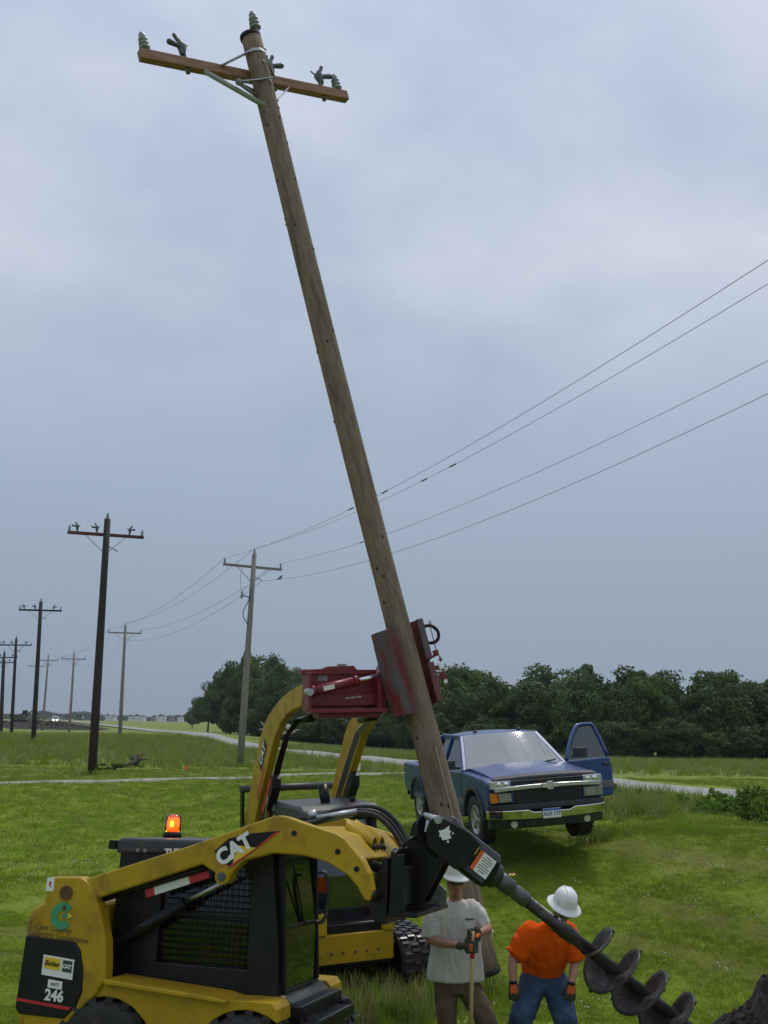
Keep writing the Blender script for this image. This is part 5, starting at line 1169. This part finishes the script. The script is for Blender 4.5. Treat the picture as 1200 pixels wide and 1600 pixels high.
# ---------------------------------------------------------------- trees
def crown_mesh(seed, rx, rz, z0_, leaf, nclump, nleaf, round_=1.0, ry=None):
    g = np.random.default_rng(seed); ry = ry or rx; V_ = []; 
    cs = []
    for k in range(nclump):
        while True:
            q = g.uniform(-1, 1, 3); n_ = np.linalg.norm(q)
            if .35 < n_ < .95: break
        wz = 1-.35*max(0, q[2])**2-.05*max(0, -q[2])**2
        cs.append((q[0]*rx*wz*.78, q[1]*ry*wz*.78, z0_+rz*(1+q[2]*.86), g.uniform(.15, .38)*min(rx, rz)))
    P = []; Nn = []
    for cx, cy, cz, cr_ in cs:
        m_ = nleaf//nclump; d = g.normal(size=(m_, 3)); d /= np.linalg.norm(d, axis=1)[:, None]
        rr = cr_*(.55+.55*g.random(m_)**.5)*(1+.22*np.sin(d[:, 0]*5+cx)*np.sin(d[:, 1]*5+cy))
        p = d*rr[:, None]*np.array([1.1, 1.1, .8])+np.array([cx, cy, cz]); P.append(p); Nn.append(d+g.normal(size=(m_, 3))*.7)
    P = np.concatenate(P); Nn = np.concatenate(Nn); Nn /= np.linalg.norm(Nn, axis=1)[:, None]
    t_ = np.cross(Nn, g.normal(size=P.shape)); t_ /= np.linalg.norm(t_, axis=1)[:, None]; b_ = np.cross(Nn, t_)
    s_ = leaf*(.6+.8*g.random(len(P)))[:, None]
    vs = np.stack([P+t_*s_, P+b_*s_*.62, P-t_*s_*.9, P-b_*s_*.6], 1).reshape(-1, 3)
    me = bpy.data.meshes.new('crown'); me.vertices.add(len(vs)); me.vertices.foreach_set('co', vs.ravel().astype(np.float32))
    nf = len(P); me.loops.add(nf*4); me.loops.foreach_set('vertex_index', np.arange(nf*4, dtype=np.int32)); me.polygons.add(nf)
    me.polygons.foreach_set('loop_start', np.arange(0, nf*4, 4, dtype=np.int32)); me.update(calc_edges=True); me.validate()
    return me, cs
def trunk_mesh(seed, H, r, cs):
    g = random.Random(seed); mb = MB(); top = Vector((g.uniform(-.3, .3), g.uniform(-.3, .3), H*.72))
    pts = [Vector((0, 0, -.4)), Vector((0, 0, .3)), Vector((g.uniform(-.2, .2), g.uniform(-.2, .2), H*.35)), top]
    mb.path(pts, [r*1.4, r*1.05, r*.75, r*.25], 8)
    for c in g.sample(cs, min(9, len(cs))):
        z = g.uniform(.25, .6)*H; f = z/(H*.72); b_ = Vector((0, 0, 0)).lerp(top, f); b_.z = z
        mb.path([b_, b_.lerp(Vector(c[:3]), .5)+Vector((0, 0, .15)), Vector(c[:3])], [r*.42, r*.26, r*.08], 6)
    return mb.mesh('trunk')
TV = []
for k in range(8):
    cm, cs = crown_mesh(20+k, 2.7+.35*(k % 3), 3.85+.25*(k % 4), .15, .155, 46, 11000)
    TV.append((cm, trunk_mesh(k, 8.2, .16, cs)))
    cm.materials.append(LEAF); TV[-1][1].materials.append(BARK)
def tree(name, label, x_, y_, H, var, group=None, w=1.0, rot=None, m=None, rng=random):
    cm, tm = TV[var]; k = H/8.6; root = thing(name, label, 'tree', Matrix.Translation((x_, y_, gzf(x_, y_)-.05)) @ Matrix.Rotation(rng.uniform(0, 6.28) if rot is None else rot, 4, 'Z') @ Matrix.Diagonal((k*w, k*w, k, 1)), group)
    c = link(cm, 'crown', None, root); link(tm, 'trunk', None, root)
    if m is not None:
        c.material_slots[0].link = 'OBJECT'; c.material_slots[0].material = m
    return root
rng = random.Random(5)
woodline = [(-20, 150), (-12, 135), (-4, 122.5), (9, 109), (21.5, 98.5), (36, 96.5), (62, 94)]
seg = []
for i in range(len(woodline)-1):
    a_, c_ = Vector(woodline[i]), Vector(woodline[i+1]); L_ = (c_-a_).length; n_ = max(1, round(L_/3.3))
    for k in range(n_): seg.append(a_.lerp(c_, k/n_))
WG = 'trees of the dark wood behind the truck'
for row, (off, hh, step) in enumerate(((0, 7.9, 1), (4.2, 8.9, 1), (9, 9.5, 2))):
    for i, p in enumerate(seg[::step]):
        x_ = p.x+off*.55+rng.uniform(-.9, .9); y_ = p.y+off+rng.uniform(-1, 1)
        H = hh*rng.uniform(.86, 1.08); tall = math.exp(-((x_/y_-.272)/.045)**2); H *= 1+.24*tall
        H *= (y_/105)**.35
        if row == 2 and tall > .8: lb = 'tall back tree of the wood'
        else: lb = ['dark tree in the front row of the wood', 'tree in the second row of the wood', 'tree deep in the wood, only top leaves showing'][row]
        pxx = 594+1617*x_/(y_*.98)
        wh = next(w_ for lim, w_ in ((520, 'left of the red grab'), (650, 'below and beside the red grab'), (715, 'right beside the leaning pole'), (800, 'above the left half of the truck'), (880, "above the truck's windscreen"), (960, 'behind the open truck door'), (1030, 'just right of the open truck door'), (1120, 'under the highest bump of the skyline'), (1e9, 'at the right edge of the photo')) if pxx < lim)
        lb += ', '+wh if len((lb+wh).split()) <= 16 else ''
        tree('tree', lb, x_, y_, H, rng.randrange(8), WG+(', front row' if row == 0 else ', second row' if row == 1 else ', tall tops' if 'broad' in lb else ', back row')+', '+wh, rng.uniform(.9, 1.15), rng=rng, m=LEAF2 if rng.random() < .12 and row else None)
for i, p in enumerate([q for q in seg]+[q+Vector((1.5, -1.2)) for q in seg]):
    x_, y_ = p.x-1.5+rng.uniform(-1, 1), p.y-2.6+rng.uniform(-.6, .6)
    pxx = 594+1617*x_/(y_*.98)
    wh = 'left of the leaning pole' if pxx < 650 else 'behind the truck' if pxx < 900 else 'right of the truck' if pxx < 1060 else 'at the right edge'
    tree('shrub', 'low bushy shrub along the foot of the dark wood '+wh, x_, y_, rng.uniform(2.4, 4.2), rng.randrange(8), 'shrubs along the foot of the wood '+wh, rng.uniform(1.3, 1.7), rng=rng)['category'] = 'shrub'
g = np.random.default_rng(31); UP = []
for i in range(len(seg)-1):
    for k in range(420):
        p = seg[i].lerp(seg[i+1], g.random()); UP.append((p.x+2.5+g.normal(0, .8), p.y+4.5+g.normal(0, .9), 3.4*g.random()**1.2))
UP = np.array(UP); UP[:, 2] += gz(UP[:, 0], UP[:, 1]); t_ = g.normal(size=UP.shape); t_ /= np.linalg.norm(t_, axis=1)[:, None]; b_ = np.cross(t_, g.normal(size=UP.shape)); b_ /= np.linalg.norm(b_, axis=1)[:, None]
s_ = .33*(.6+.8*g.random(len(UP)))[:, None]; vs_ = np.stack([UP+t_*s_, UP+b_*s_, UP-t_*s_, UP-b_*s_], 1).reshape(-1, 3)
me = bpy.data.meshes.new('undergrowth'); me.from_pydata(vs_.tolist(), [], np.arange(len(vs_)).reshape(-1, 4).tolist()); tag(link(me, 'undergrowth', LEAF), 'dark undergrowth filling the floor of the wood', None, None, 'stuff')
# the clump of trees at left behind the grey pole
for k, (px_, Y_, H, w, lb) in enumerate([(-30.3, 186, 9.6, .95, 'leftmost low tree of the left clump, its branches reaching down'), (-27.0, 188, 14.4, .76, 'tall tree in the left half of the clump behind the grey pole'), (-23.3, 187, 15.0, .72, 'tallest tree in the middle of the clump behind the grey pole'), (-19.6, 190, 14.6, .50, 'slim tree with a ragged top at the right of the left clump'), (-16.0, 172, 9.8, .95, 'paler rounded tree between the left clump and the yellow arm'), (-12.2, 165, 9.2, 1.0, 'pale tree partly behind the raised yellow arm'), (-25.0, 181, 7.0, 1.1, 'low bushy tree in front of the left clump'), (-21.2, 182, 7.0, 1.0, 'low bushy tree under the right side of the left clump'), (-46.6, 262, 5.6, 1.25, 'small round far tree touching the left side of the clump')]):
    tree('tree', lb, px_, Y_, H, (k*3+1) % 8, None, w, rng=rng, m=LEAF2 if k in (4, 5, 8) else None)
# far tree line (one mass) and far houses
def mass(name, label, xs, y_, h0, h1, leaf, n, seed, m):
    g = np.random.default_rng(seed); V_ = []; F_ = []
    x_ = g.uniform(xs[0], xs[1], n); prof = h0+(h1-h0)*(.5+.5*np.sin(x_*.021+seed)*np.sin(x_*.047+2))*(.6+.4*np.sin(x_*.13)); z_ = g.random(n)**.6*prof; yy = y_+g.uniform(-6, 6, n)
    t_ = g.normal(size=(n, 3)); t_ /= np.linalg.norm(t_, axis=1)[:, None]; b_ = np.cross(t_, g.normal(size=(n, 3))); b_ /= np.linalg.norm(b_, axis=1)[:, None]
    P = np.stack([x_, yy, z_], 1); s_ = leaf*(.6+.8*g.random(n))[:, None]
    vs = np.stack([P+t_*s_, P+b_*s_, P-t_*s_, P-b_*s_], 1).reshape(-1, 3); me = bpy.data.meshes.new(name); me.from_pydata(vs.tolist(), [], np.arange(n*4).reshape(-1, 4).tolist())
    o = link(me, name, m); tag(o, label, None, None, 'stuff'); return o
mass('tree_line', 'low dark line of far woods on the left horizon', (-700, -262), 1000, 4, 14, 1.4, 5200, 3, LEAF3)
mass('tree_line', 'low dark strip of far trees behind the white houses', (-330, -150), 1180, 3.5, 7.5, 1.2, 5200, 9, LEAF3)
hs_ = [(168, 11, 'white far house with a low grey roof, leftmost of the row'), (178, 7, 'small white far shed beside the leftmost house'), (205, 9, 'low white far house left of the second grey pole'), (214, 13, 'long white far house right behind the second grey pole'), (224, 7, 'small white far garage just right of the long house'), (241, 8, 'grey roofed far house in the middle of the row'), (252, 16, 'largest white far house with a gable facing us'), (268, 8, 'small dark roofed far house right of the largest one'), (282, 9, 'last white far house of the row, near the round tree')]
for px_, wpx, lb in hs_:
    Y_ = 1080; x_ = (px_-594)/1617*Y_*.98; w_ = wpx/1617*Y_*.85; h_ = 3.9+.14*w_
    hr = thing('house', lb, 'house', Matrix.Translation((x_, Y_, gzf(x_, Y_)-.1)), 'white houses far off on the horizon')
    MB().box((0, 0, h_/2), (w_, 7, h_)).build('wall', HWALL if wpx != 8 else LGR, hr)
    MB().prism([(-w_/2-.3, h_), (w_/2+.3, h_), (0, h_+1.2+w_*.16)], -3.8, 3.8).build('roof', HROOF, hr)
    wd = MB()
    for q in (-.25, .25): wd.box((q*w_, -3.52, h_*.55), (w_*.14, .06, 1.3))
    wd.build('window', SHADE, hr)
# ---------------------------------------------------------------- small far things
def heap(name, label, x_, y_, rx, ry, h, seed, n=40, rough=.25, m=SOIL, kind='stuff', cat=None):
    mb = MB(); z_ = gzf(x_, y_)-.03; rows = []
    for i in range(n+1):
        row = []
        for j in range(n+1):
            u, v = i/n*2-1, j/n*2-1; d = math.hypot(u, v); b_ = max(0, 1-d)**.8
            q = Vector((u*rx*1.1+seed, v*ry*1.1, seed)); nz_ = mnoise.noise(q*1.6)*.5+mnoise.noise(q*4)*.28+mnoise.noise(q*9)*.17+mnoise.noise(q*19)*.09
            row.append((x_+u*rx+nz_*.12*rx*min(1, b_*3), y_+v*ry+mnoise.noise(q*5+Vector((4, 4, 4)))*.1*ry*min(1, b_*3), z_+h*b_*(1+rough*nz_*2)-(.05 if d > .97 else 0)))
        rows.append(row)
    mb.loft(rows, False, False, False)
    g = random.Random(seed)
    for k in range(int(n*3.2)):
        a = g.uniform(0, 6.28); d = g.random()**.6*.98; s_ = g.uniform(.02, .07)*h; px_, py_ = x_+math.cos(a)*d*rx, y_+math.sin(a)*d*ry
        s_ *= .75; i0_ = len(mb.v); mb.ell((px_, py_, z_+h*max(0, 1-d)**.8*1.0+s_*.35), (s_*g.uniform(.8, 1.5), s_, s_*.7), 6, 4, Matrix.Rotation(g.uniform(0, 3), 3, 'X'))
        for i_ in range(i0_, len(mb.v)): mb.v[i_] = tuple(c_+g.uniform(-.28, .28)*s_ for c_ in mb.v[i_])
        mb.sm[-32:] = [False]*32 if len(mb.sm) > 32 else []
    o = mb.build(name, m); return tag(o, label, cat, None, kind)
heap('soil_heap', 'black pile of dug soil at the lower right corner', 4.0, 10.9, .92, .9, .64, 3, 120, .75)
heap('soil_heap', 'long dark heap of graded soil at the far left', -66, 205, 14, 9, 1.5, 8, 34, .3)
heap('soil_heap', 'second dark soil heap below the far headlights', -58, 190, 9, 6, 1.3, 12, 34, .3)
heap('soil_heap', 'dark soil heap at the left edge beyond the poles', -88, 225, 16, 8, 2.0, 5, 34, .3)
fx0, fy0 = -114.5, 372
fv = thing('van', 'white far van coming along the road with lit headlights', 'van', Matrix.Translation((fx0, fy0, gzf(fx0, fy0)+.4)) @ Matrix.Rotation(R(-72), 4, 'Z'))
MB().prism([(2.4, .4), (2.4, 1.0), (1.7, 1.3), (1.1, 2.1), (-2.4, 2.2), (-2.4, .4)], -.95, .95).build('body', WHTP, fv, .06)
MB().prism([(1.72, 1.32), (1.16, 2.0), (1.2, 2.02), (1.76, 1.34)], -.8, .8).build('windscreen', SHADE, fv)
for s_ in (-1, 1):
    MB().ell((2.40, s_*.66, .85), (.08, .24, .20), 12, 8).build('headlight', HEADL, fv)
    for wx in (-1.5, 1.5): MB().cyl((wx, s_*.7, .36), (wx, s_*.95, .36), .36, n=16).build('wheel', RUB, fv)
ex = thing('excavator', 'dark far digger standing on the graded soil at left', 'digger', Matrix.Translation((-73, 215, gzf(-73, 215)+.9)))
MB().box((0, 0, .4), (3.2, 2.4, .7)).build('track', BLK, ex, .1); MB().box((-.2, 0, 1.3), (2.2, 2.0, .9)).build('body', mat('dull_olive', (.10, .09, .05), .7), ex, .08)
MB().box((.5, .4, 2.1), (.9, .9, .9)).build('cab', BLK, ex, .05); MB().path([(1, -.3, 1.4), (2.4, -.3, 2.6), (3.6, -.3, 1.6), (3.4, -.3, .6)], .14, 8).build('boom', MATS['dull_olive'], ex); MB().box((3.3, -.3, .35), (.6, .9, .5)).build('bucket', BLK, ex, .05)
# uprooted branch by the dark pole
bx, by = -10.75, 46.2
br_ = thing('fallen_branch', 'uprooted leafy branch lying in the grass right of the near dark pole', 'branch', Matrix.Translation((bx, by, gzf(bx, by))))
MB().path([(-1.0, -2.4, .05), (-.6, -1.7, .10), (-.2, -1.0, .15), (.2, -.3, .33), (.35, 0, .62)], [.02, .04, .06, .10, .05], 8).ell((.2, -.1, .33), (.17, .17, .20), 8, 6).path([(.2, -.1, .4), (.32, -.2, .68)], [.05, .02], 5).path([(.2, -.1, .3), (-.12, -.25, .5)], [.05, .02], 5).path([(.2, -.1, .2), (.5, -.3, .12)], [.05, .02], 5).path([(.2, -.2, .4), (.5, .1, .75)], [.06, .02], 6).path([(.1, -.2, .4), (-.1, .1, .72)], [.05, .02], 6).path([(.2, -.2, .4), (.75, -.1, .45)], [.05, .02], 6).build('wood', BARK, br_)
cm, _ = crown_mesh(77, .55, .26, .0, .10, 16, 1400, ry=2.2); cm.materials.append(WEED); o = link(cm, 'foliage', None, br_); o.location = (-.5, -1.7, .02); o.rotation_euler = (0, 0, R(-30)); o.scale = (.6, .7, .6)
fl = thing('marker_flag', 'tiny orange marker flag on a wire stake beside the field track', 'flag', Matrix.Translation((-7.1, 38.6, gzf(-7.1, 38.6))))
MB().cyl((0, 0, -.1), (0, 0, .48), .008, n=6).build('stake', GAL, fl); MB().add([(0, 0, .34), (.13, .01, .35), (.14, .0, .46), (0, 0, .47), (0, .004, .34), (.13, .014, .35), (.14, .004, .46), (0, .004, .47)], [(0, 1, 2, 3), (7, 6, 5, 4), (0, 4, 5, 1), (2, 6, 7, 3)]).build('flag', mat('flag_orange', (.9, .16, .02), .7, emit=None), fl)
sg = thing('marker_post', 'small white marker board on a post behind the raised right arm', 'marker', Matrix.Translation((-.80, 40, gzf(-.8, 40))))
MB().cyl((0, 0, -.2), (0, 0, .55), .02, n=8).build('post', GAL, sg); MB().box((0, -.03, .42), (.16, .02, .30)).build('board', WHT, sg)
dl = thing('dead_branches', 'bleached dead branches heaped beyond the road below the red grab', 'branches', Matrix.Translation((-10.6, 118, gzf(-10.6, 118)+.75)))
g_ = random.Random(9); mb = MB()
for k in range(15):
    a = Vector((g_.uniform(-1.9, 1.6), g_.uniform(-.7, .7), g_.uniform(.1, .5))); d = Vector((g_.uniform(-1, 1), g_.uniform(-.4, .4), g_.uniform(.0, .8))).normalized()*g_.uniform(.6, 1.6)
    mb.path([a, a+d*.5+Vector((0, 0, g_.uniform(-.1, .15))), a+d], [.08, .06, .02], 6)
mb.ell((.35, -.3, .95), (.35, .2, .28), 10, 7)
mb.build('branch', mat('bleached_wood', (.55, .52, .47), .85, var=.2), dl)
tb = MB(); 
for k in range(60):
    a = Vector((g_.uniform(-1.5, 2.6), g_.uniform(.2, 1.4), 0)); d = Vector((g_.uniform(-.8, .8), g_.uniform(-.4, .4), g_.uniform(.3, 1.1)))
    tb.path([a, a+d*.6, a+d], [.03, .02, .008], 5)
tb.build('twig', BARK, dl)
# culvert in the ditch
cv = thing('culvert', 'dark culvert pipe mouth in the weedy ditch at right', 'culvert', Matrix.Translation((8.1, 26.2, gzf(8.1, 26.2)+.18)) @ Matrix.Rotation(R(58), 4, 'Z'))
MB().lathe([(.24, -.5), (.26, -.48), (.26, .8), (.24, .8), (.235, -.49)], Matrix.Rotation(R(90), 4, 'Y') @ Matrix.Rotation(R(-8), 4, 'X'), 24).build('pipe', DKM, cv)
MB().box((-.25, -.35, .05), (.8, .45, .07), Matrix.Rotation(R(14), 3, 'Y')).build('slab', mat('dark_concrete', (.10, .10, .09), .9, var=.3, bump=.4), cv, .02)
# ---------------------------------------------------------------- grass and weeds
def tuft_mesh(name, n, h, w, spread, seed, m, bend=.5):
    g = random.Random(seed); mb = MB()
    for k in range(n):
        a = g.uniform(0, 6.28); r_ = spread*g.random()**.5; b_ = Vector((r_*math.cos(a), r_*math.sin(a), -.02)); t_ = g.uniform(0, 6.28); hh = h*g.uniform(.5, 1.15); ln = bend*g.uniform(.2, 1)*hh
        d = Vector((math.cos(t_), math.sin(t_), 0)); s_ = Vector((-d.y, d.x, 0))*w*g.uniform(.6, 1.2)
        p1 = b_+Vector((0, 0, hh*.6))+d*ln*.35; p2 = b_+Vector((0, 0, hh))+d*ln
        mb.add([b_-s_, b_+s_, p1+s_*.8, p1-s_*.8, p2], [(0, 1, 2, 3), (3, 2, 4)])
    me = bpy.data.meshes.new(name); me.from_pydata(mb.v, [], mb.f); me.materials.append(m); return bpy.data.objects.new(name, me)
def flower_mesh(seed):
    g = random.Random(seed); mb = MB()
    for k in range(3):
        c = Vector((g.uniform(-.06, .06), g.uniform(-.06, .06), g.uniform(.07, .13))); mb.ell(c, (.0075, .0075, .007), 6, 4)
    me = mb.mesh('clover'); me.materials.append(FLOW); return bpy.data.objects.new('clover', me)
def coll(name, objs):
    c = bpy.data.collections.new(name)
    for o in objs: c.objects.link(o)
    return c
def scatter(name, label, pts, scales, c, seed, tilt=.18):
    n_ = len(pts); me = bpy.data.meshes.new(name); me.vertices.add(n_); me.vertices.foreach_set('co', np.asarray(pts, np.float32).ravel())
    g = np.random.default_rng(seed)
    a = me.attributes.new('sc', 'FLOAT', 'POINT'); a.data.foreach_set('value', np.asarray(scales, np.float32))
    a = me.attributes.new('rot', 'FLOAT_VECTOR', 'POINT'); rv = np.stack([g.normal(0, tilt, n_), g.normal(0, tilt, n_), g.uniform(0, 6.283, n_)], 1); a.data.foreach_set('vector', rv.astype(np.float32).ravel())
    o = bpy.data.objects.new(name, me); COL.objects.link(o)
    ng = bpy.data.node_groups.new(name, 'GeometryNodeTree'); ng.interface.new_socket('Geometry', in_out='INPUT', socket_type='NodeSocketGeometry'); ng.interface.new_socket('Geometry', in_out='OUTPUT', socket_type='NodeSocketGeometry')
    gi, go = ng.nodes.new('NodeGroupInput'), ng.nodes.new('NodeGroupOutput'); ip = ng.nodes.new('GeometryNodeInstanceOnPoints'); ci = ng.nodes.new('GeometryNodeCollectionInfo')
    ci.inputs['Collection'].default_value = c; ci.inputs['Separate Children'].default_value = True; ci.inputs['Reset Children'].default_value = True
    s1 = ng.nodes.new('GeometryNodeInputNamedAttribute'); s1.data_type = 'FLOAT'; s1.inputs['Name'].default_value = 'sc'
    s2 = ng.nodes.new('GeometryNodeInputNamedAttribute'); s2.data_type = 'FLOAT_VECTOR'; s2.inputs['Name'].default_value = 'rot'
    ip.inputs['Pick Instance'].default_value = True
    l_ = ng.links.new; l_(gi.outputs[0], ip.inputs['Points']); l_(ci.outputs[0], ip.inputs['Instance']); l_(s1.outputs['Attribute'], ip.inputs['Scale']); l_(s2.outputs['Attribute'], ip.inputs['Rotation']); l_(ip.outputs[0], go.inputs[0])
    md = o.modifiers.new('scatter', 'NODES'); md.node_group = ng
    return tag(o, label, None, None, 'stuff')
def field(n_, y0, y1, seed, half=.46, pad=1.5, fn=None):
    g = np.random.default_rng(seed); y_ = np.sqrt(g.uniform(y0*y0, y1*y1, n_)); x_ = g.uniform(-1, 1, n_)*(half*y_+pad)
    keep = np.abs(x_-road_x(y_)) > 3.1
    if fn is not None: keep &= fn(x_, y_, g)
    x_, y_ = x_[keep], y_[keep]; return np.stack([x_, y_, gz(x_, y_)], 1)
CT = coll('tufts', [tuft_mesh('tuft', 18, .052, .0026, .085, k, GRASS, .8) for k in range(4)]+[tuft_mesh('dry_tuft', 8, .075, .0020, .08, 20+k, GRASSD, .6) for k in range(1)])
CM = coll('mid_tufts', [tuft_mesh('tuft', 14, .07, .006, .15, 30+k, GRASS, .8) for k in range(3)]+[tuft_mesh('dry_tuft', 10, .10, .004, .13, 40+k, GRASSD, .5) for k in range(1)])
CL = coll('long_tufts', [tuft_mesh('tuft', 14, .36, .008, .14, 50+k, GRASSD, .5) for k in range(2)]+[tuft_mesh('tuft', 14, .32, .009, .14, 60+k, GRASS, .5) for k in range(2)])
def weed_obj(seed, r_, h_, lf, n_):
    me, _ = crown_mesh(seed, r_, h_/2, .0, lf, 9, n_); me.name = 'weed'; me.materials.append(WEED); return bpy.data.objects.new('weed', me)
CW = coll('weed_tufts', [weed_obj(70+k, .26, .50+.1*k, .040, 320) for k in range(3)]+[tuft_mesh('weed_blade', 14, .5, .012, .16, 75, WEED, .7)])
CF = coll('clover', [flower_mesh(k) for k in range(3)])
def track_fn(x_, y_, g):
    # two faint wheel ruts run down towards the right
    return ~((rutd(x_, y_) < .24) & (g.random(len(x_)) < .8))
P_ = field(84000, 9.2, 20.5, 1, fn=track_fn); g = np.random.default_rng(2)
pat = .80+.75*np.array([mnoise.noise(Vector((p[0]*.6, p[1]*.6, 0)))+.5*mnoise.noise(Vector((p[0]*1.7, p[1]*1.7, 3))) for p in P_])
scatter('grass', 'short green grass of the mown verge close by', P_, np.clip(pat, .35, 1.6)*g.uniform(.7, 1.3, len(P_)), CT, 1)
P_ = field(42000, 20, 46, 3); scatter('grass', 'green grass further back on the verge', P_, g.uniform(.6, 1.3, len(P_)), CM, 3)
def long_fn(x_, y_, g):
    d = road_x(y_)-x_; path_d = np.abs(y_-np.interp(x_, [-60, -30, -12.6, -4.9, 1, 6], [31.5, 33.5, 35.4, 39.8, 43.8, 47.5]))
    return (((d > 3) & (d < 9) & (y_ > 22)) | (y_ > 47)) & (path_d > .8)
P_ = field(30000, 22, 100, 5, fn=long_fn); scatter('long_grass', 'long seeding grass along the road edge and far field', P_, g.uniform(.5, 1.25, len(P_))*(1+.4*sst(40, 80, P_[:, 1])), CL, 5)
# tall weeds in the ditch
WP = []
for k in range(450):
    y_ = 20.5+13*g.random(); c_ = 8.6-.35*(y_-26); x_ = c_+g.normal(0, .75)-.1
    if .283 < x_/y_ < .338 and y_ < 26.3: continue
    WP.append((x_, y_, gzf(x_, y_)))
for k in range(500):
    x_, y_ = 9.6+g.normal(0, .9), 25.2+g.normal(0, 1.2); WP.append((x_, y_, gzf(x_, y_)))
for k in range(1500):
    x_, y_ = 8.4+g.normal(0, 1.0), 24.2+g.normal(0, 1.9)
    if x_ < 7.2 or (.283 < x_/y_ < .338 and y_ < 26.3) or x_ > float(road_x(y_))-3.4: continue
    WP.append((x_, y_, gzf(x_, y_)))
scatter('ditch_weeds', 'tall leafy weeds filling the roadside ditch at right', WP, g.uniform(.4, 1.05, len(WP)), CW, 7)
MP = [(7.1+g.normal(0, .8), 30.2+g.normal(0, 2.0)) for k in range(1000)]+[(5.6+g.normal(0, .7), 26+g.normal(0, 2.0)) for k in range(500)]+[(9.2+g.normal(0, .8), 24.5+g.normal(0, 1.6)) for k in range(300)]
MP = [(x_, y_, gzf(x_, y_)) for x_, y_ in MP if x_ < float(road_x(y_))-3 and not (.283 < x_/y_ < .338 and y_ < 26.3)]
scatter('long_grass', 'pale uncut grass mound beside the ditch right of the truck', MP, g.uniform(.8, 1.6, len(MP)), CL, 17)
# unmown rim round machines, wheels and people
RP = []
for (x0, y0, rx, ry, n_) in [(-.2, 12.2, .9, .5, 260), (.25, 13.0, .9, .4, 160), (1.75, 18.0, .35, .25, 50), (3.9, 18.9, .35, .3, 50), (-11.05, 40.7, .7, .4, 30), (-6.7, 50.6, 1.0, .5, 50)]:
    for k in range(n_): x_, y_ = x0+g.normal(0, rx*.6), y0+g.normal(0, ry*.6); RP.append((x_, y_, gzf(x_, y_)))
scatter('long_grass', 'longer uncut grass round the machines and wheels', RP, g.uniform(.4, .9, len(RP)), CL, 8)
P_ = field(1500, 9.5, 24, 9, fn=lambda x_, y_, g: g.random(len(x_)) < np.clip(.35+1.3*np.sin(x_*1.1+2)*np.sin(y_*.8+x_*.3), .04, 1)); scatter('clover_flowers', 'small white clover flowers dotted through the near grass', P_, g.uniform(.8, 1.4, len(P_)), CF, 9)
# crop rows beyond the road
CP = []; 
for rw in range(34):
    for k in range(150):
        t_ = k/150; x_ = -8+62*t_+g.normal(0, .1); y_ = 62+rw*.95+(1-t_)*18*.9+g.normal(0, .06)
        if x_-float(road_x(y_)) > 5.5 and y_ < 118-1.35*max(-8, min(21, x_))*.85: CP.append((x_, y_, gzf(x_, y_)))
CC = coll('crop', [tuft_mesh('crop_plant', 12, .26, .05, .16, 90+k, CROP, .9) for k in range(2)])
scatter('crop_plants', 'rows of pale green crop plants in the field beyond the road', CP, g.uniform(.7, 1.2, len(CP)), CC, 11)

# ---------------------------------------------------------------- thin summer haze
hm = bpy.data.materials.new('haze'); hm.use_nodes = True; ht = hm.node_tree; ht.nodes.clear()
ho = ht.nodes.new('ShaderNodeOutputMaterial'); hv = ht.nodes.new('ShaderNodeVolumePrincipled'); hv.inputs['Color'].default_value = (.80, .86, .93, 1); hv.inputs['Density'].default_value = .0002
ht.links.new(hv.outputs[0], ho.inputs['Volume'])
hz = MB().box((0, 1300, 8.5), (6600, 2900, 22)).build('haze', hm); tag(hz, 'thin pale haze lying over the fields', None, None, 'stuff')

for o in bpy.data.objects:
    if o.type == 'MESH' and o.name.split('.')[0] in ('bolt', 'wheel_nut', 'pin_hole', 'print_line', 'tread', 'side_screen', 'grille_mesh', 'hydraulic_line', 'hat_ridge', 'hose_port'): o['kind'] = 'stuff'
